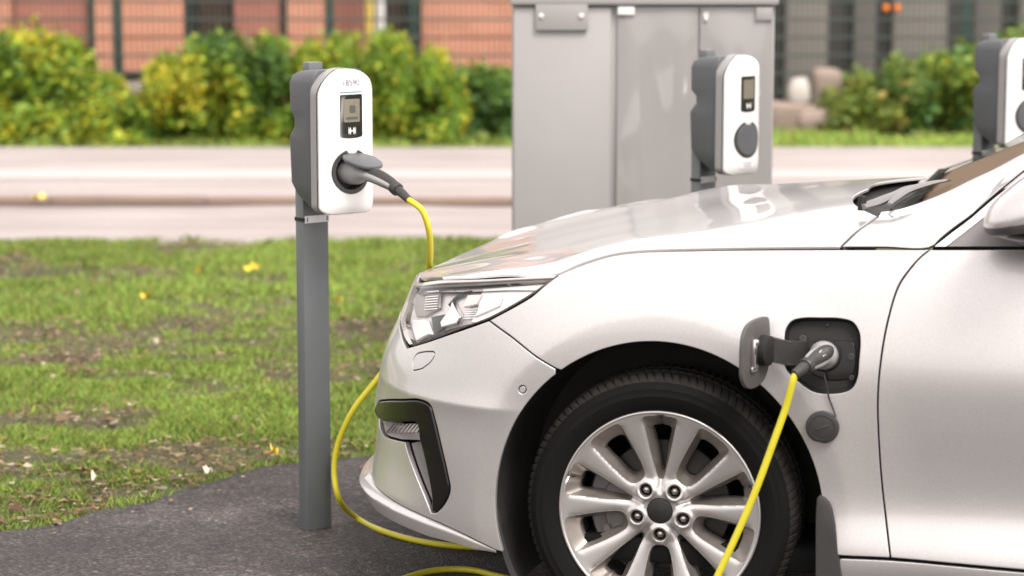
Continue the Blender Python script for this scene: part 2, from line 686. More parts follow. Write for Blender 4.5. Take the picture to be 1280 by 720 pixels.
def fill(polys, spacing):
    """triangulates outer polygon polys[0] minus holes polys[1:]; returns points, triangles (rings first)"""
    allP = np.vstack(polys)
    lo, hi = polys[0].min(0), polys[0].max(0)
    gx = np.arange(lo[0], hi[0], spacing)
    gy = np.arange(lo[1], hi[1], spacing * .866)
    X, Y = np.meshgrid(gx, gy)
    X = X + (np.arange(len(gy)) % 2)[:, None] * spacing * .5
    Q = np.stack([X.ravel(), Y.ravel()], 1)
    ok = inside(polys[0], Q)
    for h in polys[1:]:
        ok &= ~inside(h, Q)
    Q = Q[ok]
    if len(Q):
        Q = Q[min_dist(allP, Q) > spacing * .55]
    pts = np.vstack([allP, Q])
    edges, o = [], 0
    for p in polys:
        edges += [(o + i, o + (i + 1) % len(p)) for i in range(len(p))]
        o += len(p)
    r = geometry.delaunay_2d_cdt([Vector(p) for p in pts], edges, [], 0, 1e-7)
    vo, fo, orig = r[0], r[2], r[3]
    P2 = np.array([(v.x, v.y) for v in vo])
    T = np.array([f for f in fo if len(f) == 3])
    c = P2[T].mean(1)
    ok = inside(polys[0], c)
    for h in polys[1:]:
        ok &= ~inside(h, c)
    mp = {}
    for i, og in enumerate(orig):
        for k in og:
            mp[k] = i
    return P2, T[ok], mp


def panel_mesh(f, out, holes=(), gap=.0018, spacing=.014, depth=.012, sign=1, lift=0.0, edge=.0022, nf=None):
    """a body panel on surface f: trimmed outline, softly rounded edge, returned edge turned inwards"""
    nrm = (lambda P: nf(P)) if nf else (lambda P: SN(f, P[:, 0], P[:, 1], sign=sign))

    def pos(P, d):
        return f(P[:, 0], P[:, 1]) + nrm(P) * (lift - d)
    base = [out] + [np.asarray(h)[::-1].copy() for h in holes]   # holes clockwise: offset grows them
    r0 = [offset_poly(p, gap + edge)[0] for p in base]
    polys = [r0[0]] + r0[1:]
    P2, T, mp = fill(polys, spacing)
    V = pos(P2, 0)
    N = nrm(P2)
    tri = V[T]
    fn = np.cross(tri[:, 1] - tri[:, 0], tri[:, 2] - tri[:, 0])
    flip = np.sum(fn * N[T[:, 0]], 1) < 0
    T[flip] = T[flip][:, ::-1]
    Vs, Ns, Fs = [V], [N], [tuple(t) for t in T]
    cnt = len(V)
    o = 0
    for p, q in zip(base, r0):
        n = len(p)
        idx0 = np.array([mp[o + i] for i in range(n)])
        o += n
        p1, m = offset_poly(p, gap + edge * .3)
        p2, _ = offset_poly(p, gap)
        ce = nrm(q)
        # outward direction in 3-D
        e = .001
        po = pos(q + m * e, 0) - pos(q, 0)
        po /= np.maximum(np.linalg.norm(po, axis=1), 1e-9)[:, None]
        rings = [(pos(p1, edge * .3), ce * .72 + po * .69), (pos(p2, edge), ce * .1 + po), (pos(p2, depth), po)]
        prev = idx0
        for Vr, Nr in rings:
            Vs.append(Vr)
            Ns.append(Nr / np.linalg.norm(Nr, axis=1)[:, None])
            cur = np.arange(cnt, cnt + n)
            cnt += n
            for i in range(n):
                j = (i + 1) % n
                Fs.append((prev[i], cur[i], cur[j], prev[j]))
            prev = cur
    V, N = np.vstack(Vs), np.vstack(Ns)
    # orient the rim faces
    F2 = []
    for fc in Fs:
        a, b, c = V[fc[0]], V[fc[1]], V[fc[2]]
        g = np.cross(b - a, c - a)
        nn = N[list(fc)].sum(0)
        F2.append(fc if g @ nn >= 0 else fc[::-1])
    return V, F2, N


def mirror_car(V, Fc, N):
    V2 = V.copy()
    V2[:, 1] = 2 * YC - V2[:, 1]
    N2 = N.copy()
    N2[:, 1] *= -1
    k = len(V)
    return np.vstack([V, V2]), list(Fc) + [tuple(i + k for i in f[::-1]) for f in Fc], np.vstack([N, N2])


def text_mesh(body, size):
    cu = bpy.data.curves.new('txt', 'FONT')
    cu.body = body
    cu.size = size
    cu.offset = size * .012
    cu.align_x, cu.align_y = 'CENTER', 'CENTER'
    o = bpy.data.objects.new('txt', cu)
    COL.objects.link(o)
    dg = bpy.context.evaluated_depsgraph_get()
    me = bpy.data.meshes.new_from_object(o.evaluated_get(dg))
    V = [v.co.copy() for v in me.vertices]
    Fc = [tuple(p.vertices) for p in me.polygons]
    bpy.data.objects.remove(o)
    bpy.data.meshes.remove(me)
    bpy.data.curves.remove(cu)
    return V, Fc
# ================================================================== CAR
ROLL_T, ROLL_Z = [], []
for p in [(TMAX, .790), (.95, .803), (.82, .818), (.65, .842), (522, 347.5), (552, 346.5), (625, 344.5)] + L_PX:
    a, b = p if p[0] < 8 else cast(*p)
    ROLL_T.append(a)
    ROLL_Z.append(b)
_o = np.argsort(ROLL_T)
ROLL = (np.array(ROLL_T)[_o], np.array(ROLL_Z)[_o])
cast = Caster(S, TK[0] + 1.5, TMAX, 340, .14, 1.05, 130)


def cv(p):
    """pixel (or surface parameters) -> surface parameters"""
    return np.array(p, float) if abs(p[0]) < 8 else np.array(cast(*p))


def t_of_x(x, z):
    t = -.3 - np.asarray(x, float)
    for _ in range(12):
        t = t + (S(t, z)[:, 0] - x)
    return t


def arch_pts(a0, a1, n=40, r=None):
    a = np.radians(np.linspace(a0, a1, n))
    r = r or ARCH_R
    x, z = ARCH_C[0] + ARCH_K * r * np.cos(a), ARCH_C[1] + r * np.sin(a)
    return list(zip(t_of_x(x, z), z))


def zs(pts, sc, ox, oy):
    return [(ox + p[0] / sc, oy + p[1] / sc) for p in pts]


car = empty('parked_car', CO, -PSI, 'silver saloon car plugged in at its front wing, bonnet pointing left', 'car')


def car_panel(name, segs, mat, holes=(), parent=None, mirror=False, **kw):
    out = outline(segs, cv, kw.pop('step', .008))
    hs = [outline(h, cv, .005) for h in holes]
    V, Fc, N = panel_mesh(S, out, hs, **kw)
    if mirror:
        V, Fc, N = mirror_car(V, Fc, N)
    return mk(name, V, Fc, M[mat] if isinstance(mat, str) else mat, parent or car, N)


_t = SN(S, np.array([-.7]), np.array([.6]))
SIGN = 1 if _t[0, 1] < 0 else -1


def SNs(P):
    return SN(S, P[:, 0], P[:, 1], sign=SIGN)


def onS(p, lift=0.0):
    q = cv(p)[None]
    return Vector((S(q[:, 0], q[:, 1]) + SNs(q) * lift)[0])


KW = dict(sign=SIGN)
HB = [(508, 435), (532, 428), (573, 414), (611, 400.5), (648, 380.5), (665, 370), (682, 355.5), (700, 341)]
HBa, HBb = HB[:4], HB[3:]
FB = [(611, 400.5), (640, 422), (673, 448), (695, 461)]
ang_b = math.degrees(math.atan2(cv((695, 461))[1] - ARCH_C[1], S(*cv((695, 461)))[0, 0] / ARCH_K))
DL = [(1163, 311.1), (1151, 321), (1136, 338), (1123, 358), (1110, 400), (1101, 450), (1097, 500), (1099, 560), (1104, 620), (1113, 698)]
FOGZ = dict(sc=2.88, ox=440, oy=470)
fog_hole = [zs([(86, 130), (92, 97), (120, 87), (180, 86), (245, 87), (280, 105), (296, 150), (320, 250), (345, 360), (352, 410), (335, 455), (303, 490), (286, 492)], **FOGZ),
            zs([(286, 492), (265, 440), (190, 236)], **FOGZ), zs([(190, 236), (150, 227), (110, 207), (98, 165), (86, 130)], **FOGZ)]
washer = [[(516, 452), (520, 444), (530, 440.5), (541, 440)], [(541, 440), (543, 443), (538, 452), (528, 460)], [(528, 460), (521, 462), (516, 462.5)], [(516, 462.5), (516, 452)]]
sens = [[(653 + 4.2 * math.cos(a), 487 + 4.4 * math.sin(a)) for a in np.linspace(0, 2 * math.pi, 16)]]
BOT = [(TMAX, .287), (.8, .287), (.5, .284), (.3, .270), (.2, .252), (.13, .230), (.098, .216)]
car_panel('bumper', [BOT, arch_pts(197.5, ang_b), FB[::-1], HBa[::-1], [(508, 435), (503, 424), (500, 412), (.80, .728), (.86, .735)],
                     [(.86, .735), (.90, .665), (TMAX, .655)], [(TMAX, .655), (TMAX, .287)]],
          'paint', [fog_hole, washer, sens], mirror=True, spacing=.0115, **KW)
car_panel('washer_cover', washer, 'paint', step=.004, spacing=.01, gap=.0004, edge=.0010, depth=.006, **KW)
car_panel('parking_sensor', sens, 'paint', step=.003, spacing=.006, gap=.0006, edge=.001, depth=.006, lift=-.0004, **KW)
# fog-lamp surround, air vent and air curtain slot
car_panel('fog_surround', [zs([(86, 130), (92, 97), (120, 87), (180, 86), (245, 87), (280, 105), (296, 150), (320, 250), (345, 360), (352, 410), (335, 455), (303, 490), (286, 492)], **FOGZ),
                           zs([(286, 492), (287, 440), (262, 300), (245, 232), (238, 180), (228, 166)], **FOGZ), zs([(228, 166), (105, 158), (86, 130)], **FOGZ)],
          'gloss_black', lift=.003, depth=.03, edge=.005, **KW)
vent = car_panel('air_vent', [zs([(101, 163), (233, 170)], **FOGZ), zs([(233, 170), (246, 238)], **FOGZ), zs([(246, 238), (190, 234), (150, 225), (113, 206), (101, 163)], **FOGZ)],
                 'vent_grey', lift=-.006, depth=.02, **KW)
mb = MB()
for k in range(9):
    x = 118 + k * 13.5
    q = zs([(x, 200), (x + 26, 172), (x + 31, 172), (x + 7, 204)], **FOGZ)
    A = [onS(p, .001) for p in q]
    B = [onS(p, -.012) for p in q]
    mb.add(A + B, [(0, 1, 2, 3), (0, 4, 5, 1), (1, 5, 6, 2), (2, 6, 7, 3), (3, 7, 4, 0)])
mb.build('fin', M['vent_grey'], vent)
car_panel('air_curtain_slot', [zs([(192, 238), (246, 241)], **FOGZ), zs([(246, 241), (262, 300), (287, 440), (286, 488)], **FOGZ), zs([(286, 488), (265, 440), (192, 238)], **FOGZ)],
          'trim_grey', lift=-.014, depth=.02, **KW)
# chin lip
tt = np.linspace(.10, TMAX, 60)
mbp = []
for t in tt:
    z0 = float(spl([.098, .13, .2, .3, .5, .8, TMAX], [.218, .232, .254, .272, .286, .289, .289], t)[0])
    pz = np.array([[t, z0]])
    b = S(pz[:, 0], pz[:, 1])[0]
    n = SNs(np.array([[t, .30]]))[0]
    n[2] = 0
    n /= np.linalg.norm(n)
    p = float(np.interp(t, [.1, .2, .45, .75, TMAX], [.0, .004, .017, .032, .036]))
    k = float(np.interp(t, [.1, .16, .3, .6], [.15, .55, .95, 1.1]))
    prof = [(-.02, -.003), (-.003, -.003), (p * .55, -.007 * k), (p * .93, -.0125 * k), (p, -.016 * k), (p * .96, -.021 * k), (p * .55 - .004, -.050 * k), (p * .5 - .010, -.054 * k), (-.03, -.054 * k)]
    mbp.append([b + n * o + np.array([0, 0, dz]) for o, dz in prof])
V = [v for r in mbp for v in r]
k = len(mbp[0])
Fc = [(i * k + j, (i + 1) * k + j, (i + 1) * k + j + 1, i * k + j + 1) for i in range(len(tt) - 1) for j in range(k - 1)]
V = np.array(V)
V2 = V.copy()
V2[:, 1] = 2 * YC - V2[:, 1]
mk('front_lip', np.vstack([V, V2]), Fc + [tuple(q + len(V) for q in f[::-1]) for f in Fc], M['paint'], car, angle=30)

# fender with the charging port opening
PORTZ = dict(sc=3.6, ox=900, oy=370)
port_px = zs([(294, 190), (300, 150), (325, 116), (370, 103), (455, 102), (540, 105), (596, 121), (624, 165), (628, 210), (622, 290), (614, 370), (590, 415), (540, 434), (430, 431), (370, 395), (312, 342), (293, 300), (292, 245)], **PORTZ)
port_seg = [port_px + [port_px[0]]]
car_panel('fender', [HBb[:-1] + [(699, 342.5)], [(699, 342.5)] + L_LOW[1:8] + [(1163, 311.1)], DL, [(1113, 698), (1048, 695)], [(1048, 695), arch_pts(-9, -8, 2)[0]],
                     arch_pts(-9, ang_b), FB[::-1]], 'paint', [port_seg], spacing=.010, **KW)
car_panel('rocker_panel', [[(1048, 698), (1113, 701), (1280, 716), (-1.75, .248)], [(-1.75, .248), (-1.75, .15)], [(-1.75, .15), (-.74, .16)], [(-.74, .16), (1048, 698)]], 'paint', lift=-.004, **KW)
car_panel('rear_door', [[(-1.757, 1.000), (-1.757, .254)], [(-1.757, .254), (-2.75, .245)], [(-2.75, .245), (-2.75, 1.004)], [(-2.75, 1.004), (-1.757, 1.000)]], 'paint', spacing=.03, **KW)
door = car_panel('front_door', [DL[::-1], [(1163, 311.1), (1220, 311.1), (1280, 311.1), (-1.75, 1.000)], [(-1.75, 1.000), (-1.75, .254)], [(-1.75, .254), (1280, 713), (1113, 698)]], 'paint', **KW)
car_panel('lamp_strip', [[(.86, .806), (.7, .820), (516, 357), (560, 355.2), (620, 352.6), (692, 349)], [(692, 349), (698, 343.2)], [(698, 343.2), (625, 346.6), (552, 348.6), (522, 349.6), (.65, .839), (.82, .815)], [(.82, .815), (.86, .806)]],
          'paint', step=.006, spacing=.01, gap=.0022, **KW)
car_panel('grille', [[(.868, .735), (.905, .668), (TMAX, .66)], [(TMAX, .66), (TMAX, .755)], [(TMAX, .755), (.95, .766), (.868, .775)], [(.868, .775), (.868, .735)]], 'gloss_black', mirror=True, lift=-.006, **KW)

# headlight
LT = [(516, 357), (560, 355.2), (620, 352.6), (690, 349.4)]
LB = [(690, 349.4), (681, 354.5), (664, 366.2), (648, 375.8), (611, 396), (573, 409.6), (534, 423.6), (511, 430.5)]
lamp_seg = [LT, LB, [(511, 430.5), (505, 421), (502, 411), (.80, .735), (.852, .742)], [(.852, .742), (.852, .806)], [(.852, .806), (.7, .820), (516, 357)]]
lamp = car_panel('headlight', lamp_seg, 'bezel', lift=-.030, step=.006, spacing=.012, depth=.002, **KW)
car_panel('lens', lamp_seg, 'lens', parent=lamp, step=.006, spacing=.012, depth=.0015, gap=.001, **KW)
lo = outline(lamp_seg, cv, .006)
A = S(lo[:, 0], lo[:, 1]) + SNs(lo) * -.002
B = S(lo[:, 0], lo[:, 1]) + SNs(lo) * -.034
n = len(lo)
mk('lamp_housing', np.vstack([A, B]), [(i, (i + 1) % n, n + (i + 1) % n, n + i) for i in range(n)], M['bezel'], lamp)
HZ = dict(sc=4.8, ox=490, oy=320)


def lampbit(name, zp, mat, lift, depth=.006, smooth=False, edge=.0028):
    zp = zs(zp, **HZ)
    segs = [zp + [zp[0]]] if smooth else [[zp[i], zp[(i + 1) % len(zp)]] for i in range(len(zp))]
    return car_panel(name, segs, mat, parent=lamp, step=.004, spacing=.008, gap=.0, edge=edge, lift=lift, depth=-lift + .028 if depth is None else depth, **KW)


lampbit('light_guide', [(520, 182), (960, 150), (900, 205), (800, 268), (690, 318), (470, 400), (440, 392), (480, 330), (500, 236)], 'lamp_white', -.018, .011)
lampbit('turn_signal', [(522, 252), (652, 245), (632, 298), (560, 330), (474, 366), (490, 330)], 'satin_chrome', -.013, .004)
lampbit('reflector', [(88, 377), (163, 375), (198, 462), (116, 500)], 'lamp_white', -.012, .016)
lampbit('reflector', [(335, 262), (388, 362), (362, 402), (270, 425), (263, 392), (325, 305)], 'satin_chrome', -.012, .016)
lampbit('reflector', [(428, 226), (524, 222), (486, 288), (404, 304)], 'bezel', -.013, .012)
lampbit('lamp_mask', [(185, 352), (292, 335), (268, 425), (206, 470)], 'gloss_black', -.022, .006)
lampbit('lamp_mask', [(120, 500), (270, 440), (440, 400), (470, 408), (300, 470), (100, 530)], 'gloss_black', -.020, .006)
lampbit('lamp_mask', [(376, 200), (440, 190), (420, 214), (340, 250), (300, 292), (292, 280), (330, 236)], 'gloss_black', -.020, .006)
lampbit('projector', [(96, 205), (250, 192), (238, 300), (150, 352), (96, 350), (86, 290)], 'alloy_dark', -.022, .006)
for k in range(8):
    y = 196 + k * 16
    lampbit('rib', [(168 - k * 2, y), (246 - k * 2, y - 5), (246 - k * 2, y + 2), (168 - k * 2, y + 7)], 'satin_chrome', -.017, .006, edge=.0006)
for k in range(5):
    y = 312 + k * 14
    lampbit('rib', [(420 - k * 5, y), (488 - k * 5, y - 4), (486 - k * 5, y + 3), (418 - k * 5, y + 7)], 'satin_chrome', -.016, .006, edge=.0006)

# ------------------------------------------------------------------ bonnet
KT = cv((552, 346.5))
Lh = [KT] + [cv(p) for p in [(600, 345), (650, 343)] + L_PX] + [np.array((-1.75, 1.003))]
Lh = np.array(Lh)
LP = S(Lh[:, 0], Lh[:, 1])
A0 = LP[0, 0]
_tz = np.linspace(0, 1, 9)
R0t = KT[0] + (TMAX - KT[0]) * _tz
R0 = S(R0t, np.interp(R0t, ROLL[0], ROLL[1]))
R0[-1, 1] = YC
_r0s = (R0[:, 1] - R0[0, 1]) / (YC - R0[0, 1])
CZA = [A0, -.42, -.2, 0, .2, .42, .7, 1.0]
CZV = [.781, .842, .922, .976, 1.016, 1.040, 1.054, 1.060]


def base_hood(a, s):
    Lx, Ly, Lz = a, spl(LP[:, 0], LP[:, 1], a), spl(LP[:, 0], LP[:, 2], a)
    sh = spl([A0, -.3, 0, .42, 1.0], [-.20, -.12, -.05, -.015, -.01], a)
    cz = spl(CZA, CZV, a)
    x = Lx + sh * s * (2 - s)
    g = 1 - np.power(np.clip(1 - s, 0, 1), 2.1)
    b = s * (YC - Ly)
    A = spl([A0, -.4, -.2, 0, .2, .42, 1.0], [.0, .010, .020, .026, .029, .034, .040], a)
    z = Lz + A * (1 - np.exp(-b / .050)) + (cz - Lz - A) * g
    y = Ly + (YC - Ly) * s
    return np.stack([x, y, z], 1)


def HD(a, b):
    """bonnet surface: a along the car, b across (0..1.8)"""
    a = np.atleast_1d(np.asarray(a, float))
    b = np.atleast_1d(np.asarray(b, float))
    far = b > .9
    s = np.clip(np.where(far, 1.8 - b, b) / .9, -.02, 1)
    P = base_hood(a, s)
    w = 1 - sstep(A0 - .02, A0 + .60, a)
    r0 = np.stack([spl(_r0s, R0[:, k], s) for k in range(3)], 1)
    P = P + w[:, None] * (r0 - base_hood(np.full(len(a), A0), s))
    P[far, 1] = 2 * YC - P[far, 1]
    P[:, 2] -= sstep(.6, 1.75, b) * spl([A0, -.5, -.4, -.25, -.15, -.05, .1, .6], [.001, .006, .004, .003, .012, .021, .026, .025], a) * sstep(A0, A0 + .06, a)
    return P


HSIGN = 1 if SN(HD, np.array([0.]), np.array([.4]))[0, 2] > 0 else -1
hcast = Caster(HD, A0, .95, 200, 0.0, 1.8, 160)
hkw = dict(sign=HSIGN)
rear_px = [(1050, 309.6), (1062, 297), (1075, 285.5), (1084, 279.5), (1098, 270)]
trail_px = [(1098, 270), (1080, 261.5), (1070, 254.5), (1067.5, 248.5), (1071, 243.5), (1082, 237.5), (1109, 229.5), (1151, 222.5)]


def hcv(p):
    return np.array(p, float) if abs(p[0]) < 8 else np.array(hcast(*p))


rr = [hcv(p) for p in rear_px]
rr[0] = np.array((float(S(*cv((1050, 309.6)))[0, 0]), 0.0))
tr = [hcv(p) for p in trail_px]
tr = [p for p in tr if p[1] < .86]
last = tr[-1]
tr.append(np.array((last[0] + .004, .90)))
near = resample(catmull(rr, 8), .01)[:-1], resample(catmull(tr, 8), .01)
left = np.stack([np.linspace(A0, rr[0][0], 110), np.zeros(110)], 1)[:-1]
half = np.vstack([left, near[0], near[1]])
mir = half[::-1][1:].copy()
mir[:, 1] = 1.8 - mir[:, 1]
front = np.stack([np.full(150, A0), np.linspace(1.8, 0, 152)[1:-1]], 1)
ho = np.vstack([half, mir, front])
TRAIL = near[1]
ar = .5 * np.sum(ho[:, 0] * np.roll(ho[:, 1], -1) - np.roll(ho[:, 0], -1) * ho[:, 1])
if ar < 0:
    ho = ho[::-1].copy()
V, Fc, N = panel_mesh(HD, ho, [], spacing=.022, depth=.008, edge=.003, gap=.003, **hkw)
mk('bonnet', V, Fc, M['paint'], car, N)

# ------------------------------------------------------------------ A pillar base / upper fender, windscreen, cowl
GR = .60


def pxG(px, py, off=0.0):
    """pixel on the leaning side plane of the cabin"""
    r = ray(px, py)
    o = Vector((0, 0, H)) - CO
    nx = EY - EZ * GR
    t = (.036 - GR * .99 + off - o.dot(nx)) / r.dot(nx)
    return world2car(Vector((0, 0, H)) + r * t)


sashA = [onS((1050, 309.6)), onS((1105, 309.6)), onS((1163, 309.6)), pxG(1175.6, 298.4), pxG(1190, 286.7), pxG(1213.5, 269.5), pxG(1236, 249.7), pxG(1262, 228), pxG(1300, 198), pxG(1360, 152), pxG(1440, 100)]
hr = HD(*rr[-1])[0]
bpx = [(1098, 270), (1115, 268.6), (1132, 265), (1161, 256), (1195.5, 241.5), (1222.6, 228.5), (1280, 203)]
apB = [Vector(hr)]
for i, p in enumerate(bpx[1:]):
    yc = float(np.interp(p[0], [1098, 1132, 1195, 1280], [hr[1], hr[1] + .03, hr[1] + .07, hr[1] + .13]))
    apB.append(pxcar(p[0], p[1], yc))
d = (apB[-1] - apB[-2])
kz = (1.385 - apB[-1].z) / d.z
apB += [apB[-1] + d * (kz * .5), apB[-1] + d * kz]


def dens(pts, n):
    c = catmull([np.array(p) for p in pts], 12)
    P = np.array(c)
    dd = np.concatenate([[0], np.cumsum(np.linalg.norm(np.diff(P, axis=0), axis=1))])
    s = np.linspace(0, dd[-1], n)
    return np.stack([np.interp(s, dd, P[:, k]) for k in range(3)], 1)


CA, CB = dens(sashA, 60), dens(apB, 60)
first = np.array([HD(*q)[0] for q in resample(catmull(rr, 8), .01)])
V, Fc = [], []
nv = 12
for i in range(60):
    for j in range(nv):
        v = j / (nv - 1)
        p = CA[i] * (1 - v) + CB[i] * v
        bulge = .014 * 4 * v * (1 - v)
        w = max(0, 1 - i / 48) ** 1.6
        f0 = np.array([np.interp(v, np.linspace(0, 1, len(first)), first[:, k]) for k in range(3)])
        nn = np.array([-.25, -.62, .74])
        q = p + nn * bulge
        q = p + nn * bulge * (i / 59) + (f0 - CA[0] * (1 - v) - CB[0] * v) * (1 - i / 59)
        V.append(q)
g = .0025
V = np.array(V)
Fc = [(i * nv + j, (i + 1) * nv + j, (i + 1) * nv + j + 1, i * nv + j + 1) for i in range(59) for j in range(nv - 1)]
# turn the long edges inwards so that a real gap shows
E1 = V.reshape(60, nv, 3)[:, 0] + np.array([0, .004, .004])
E1b = E1 + np.array([0, .012, -.008])
V.reshape(60, nv, 3)[:, 0] += np.array([0, .0012, .0026])
E0 = V.reshape(60, nv, 3)[0] + np.array([.003, 0, 0])
V.reshape(60, nv, 3)[0] += np.array([.006, 0, .0])
E0b = V.reshape(60, nv, 3)[0] + np.array([.001, .006, -.014])
k0 = len(V)
Vf = np.vstack([V, E1b, E0b])
Fc += [(i, i + 1, i + 1, i) for i in []]
Fc += [(k0 + i, k0 + i + 1, (i + 1) * nv, i * nv) for i in range(59)]
Fc += [(k0 + 60 + j + 1, k0 + 60 + j, j, j + 1) for j in range(nv - 1)]
bmx = MB().add(Vf, Fc)
ap = bmx.build('a_pillar', M['paint'], car, angle=35)
mbm = bmesh.new()
mbm.from_mesh(ap.data)
bmesh.ops.recalc_face_normals(mbm, faces=mbm.faces[:])
mbm.to_mesh(ap.data)
mbm.free()
ap.data.set_sharp_from_angle(angle=math.radians(35))

# windscreen: near edge runs beside the pillar trim, curved across the car
we_px = [(1118, 266), (1127.7, 264), (1154, 254), (1186.4, 240.6), (1213.5, 227), (1240.6, 214.5), (1267.7, 200)]
WE = []
for p in we_px:
    yc = float(np.interp(p[0], [1098, 1132, 1195, 1280], [hr[1], hr[1] + .03, hr[1] + .07, hr[1] + .13])) + .018
    WE.append(pxcar(p[0], p[1], yc))
d = WE[-1] - WE[-3]
kz = (1.39 - WE[-1].z) / d.z
WE += [WE[-1] + d * (kz * .5), WE[-1] + d * kz]
WE = dens(WE, 40)


def wscreen(i, s, lift=0.0):
    e = WE[i]
    far = np.array([e[0], 2 * YC - e[1], e[2]])
    p = e * (1 - s) + far * s
    h = 4 * s * (1 - s)
    q = i / 39
    return p + np.array([-.05 * q, 0, .002 + .03 * q]) * h + np.array([-.45, 0, .89]) * lift


ns = 41
V = [wscreen(i, j / (ns - 1)) for i in range(40) for j in range(ns)]
Fc = [(i * ns + j, i * ns + j + 1, (i + 1) * ns + j + 1, (i + 1) * ns + j) for i in range(39) for j in range(ns - 1)]
mk('windscreen', V, Fc, M['glass'], car, angle=None)
# black ceramic border: a thin strip just under the glass along base and near edge
V, Fc = [], []
for j in range(ns):
    s = j / (ns - 1)
    for i in (0, 1, 2):
        V.append(wscreen(i, s, -.004))
Fc = [(j * 3 + q, (j + 1) * 3 + q, (j + 1) * 3 + q + 1, j * 3 + q + 1) for j in range(ns - 1) for q in range(2)]
k0 = len(V)
for i in range(40):
    V += [wscreen(i, 0, -.0045), wscreen(i, .022, -.0045)]
Fc += [(k0 + 2 * i, k0 + 2 * i + 2, k0 + 2 * i + 3, k0 + 2 * i + 1) for i in range(39)]
k0 = len(V)
for i in range(40):
    V += [wscreen(i, 1, -.0045), wscreen(i, .972, -.0045)]
Fc += [(k0 + 2 * i, k0 + 2 * i + 2, k0 + 2 * i + 3, k0 + 2 * i + 1) for i in range(39)]
mk('windscreen_border', V, Fc, M['gloss_black'], car)
# bright trim between pillar and glass
V, Fc = [], []
TB = dens(apB, 40)
for i in range(40):
    a, b = TB[i], WE[i]
    V += [a + np.array([0, .002, -.004]), a * .7 + b * .3 + np.array([-.004, 0, .007]), b + np.array([0, 0, .004]), b + np.array([0, .01, -.006])]
Fc = [(i * 4 + q, (i + 1) * 4 + q, (i + 1) * 4 + q + 1, i * 4 + q + 1) for i in range(39) for q in range(3)]
mk('windscreen_trim', V, Fc, M['trim_silver'], car, angle=60)
# cowl tray under the wipers
V, Fc = [], []
nc = 30
HT = dens([HD(*q)[0] - np.array([.03, 0, .035]) for q in TRAIL], nc)
for j in range(nc):
    s = (HT[j, 1] - HT[0, 1]) / (YC - HT[0, 1]) * .5
    w = wscreen(0, s, -.02)
    for q in range(6):
        v = q / 5
        V.append(HT[j] * (1 - v) + w * v - np.array([0, 0, .03 * math.sin(math.pi * v)]))
Fc = [(j * 6 + q, (j + 1) * 6 + q, (j + 1) * 6 + q + 1, j * 6 + q + 1) for j in range(nc - 1) for q in range(5)]
V = np.array(V)
V2 = V.copy()
V2[:, 1] = 2 * YC - V2[:, 1]
mk('cowl', np.vstack([V, V2]), Fc + [tuple(i + len(V) for i in f[::-1]) for f in Fc], M['black_plastic'], car)
WZ = dict(sc=5.536, ox=1060, oy=200)


def wiper(zp, ycs, rad, name='wiper', mat='trim_grey'):
    pts = [pxcar(*zs([p], **WZ)[0], y) for p, y in zip(zp, ycs)]
    pts = [Vector(p) for p in catmull(pts, 6)]
    m = MB()
    rr_ = np.interp(np.linspace(0, 1, len(pts)), np.linspace(0, 1, len(rad)), rad)
    m.tube(pts, list(rr_), 8, flat=[(1.0, .55)] * len(pts))
    return m.build(name, M[mat], car, angle=50)


w1 = wiper([(95, 325), (180, 300), (270, 262), (330, 232), (400, 195), (520, 172)], [.27, .31, .36, .41, .47, .60], [.014, .018, .016, .011, .009, .006], mat='wiper_arm')
w2 = wiper([(285, 305), (330, 262), (400, 215), (500, 180), (600, 155), (700, 140)], [.30, .36, .45, .55, .68, .80], [.006, .012, .014, .013, .010, .006], mat='wiper_arm')
w3 = wiper([(300, 345), (380, 292), (460, 250), (580, 200)], [.28, .38, .48, .65], [.004, .006, .006, .004], 'wiper_blade', 'black_plastic')
m = MB()
m.lathe([(.0, .016), (.010, .014), (.011, -.02)], 14, Matrix.Translation(pxcar(*zs([(98, 290)], **WZ)[0], .28)))
m.build('wiper_pivot', M['black_plastic'], car)
# dashboard and far side cabin, tan to stand for the glass's brown reflection
V, Fc = [], []
for i in range(0, 30):
    q = i / 29
    for j in range(11):
        s = .04 + .92 * j / 10
        e = wscreen(0, s)
        V.append(e + np.array([.012 + .75 * q, 0, -.014 + .44 * min(.26, .75 * q) - .35 * max(0, q - .6)]))
Fc = [(i * 11 + j, i * 11 + j + 1, (i + 1) * 11 + j + 1, (i + 1) * 11 + j) for i in range(29) for j in range(10)]
mk('dashboard', V, Fc, M['tan'], car)
m = MB()
yf = 2 * YC - .16
m.box((1.75, yf, 1.05), (1.7, .05, .42), .02)
m.box((1.55, yf - .42, 1.12), (.16, .46, .50), .05)
m.box((1.60, yf - .42, 1.38), (.10, .26, .16), .04)
m.build('cabin_trim', M['tan'], car)

# side window area: chrome strip, corner triangle, window glass, roof
def quadstrip(name, A, B, mat, th=.004, bow=0):
    n = len(A)
    m = MB()
    up = Vector((0, -1, GR)).normalized()
    V = [Vector(p) for p in A] + [Vector(p) for p in B] + [Vector(p) - up * .012 for p in A] + [Vector(p) - up * .012 for p in B]
    Fq = []
    for i in range(n - 1):
        Fq += [(i, i + 1, n + i + 1, n + i), (2 * n + i, i, n + i, 3 * n + i)] if False else [(i, i + 1, n + i + 1, n + i)]
        Fq += [(2 * n + i, 2 * n + i + 1, i + 1, i), (n + i, n + i + 1, 3 * n + i + 1, 3 * n + i)]
    Fq += [(0, n, 3 * n, 2 * n), (n - 1, 2 * n - 1, 4 * n - 1, 3 * n - 1)]
    m.add(V, Fq)
    return m.build(name, M[mat] if isinstance(mat, str) else mat, car, angle=30)


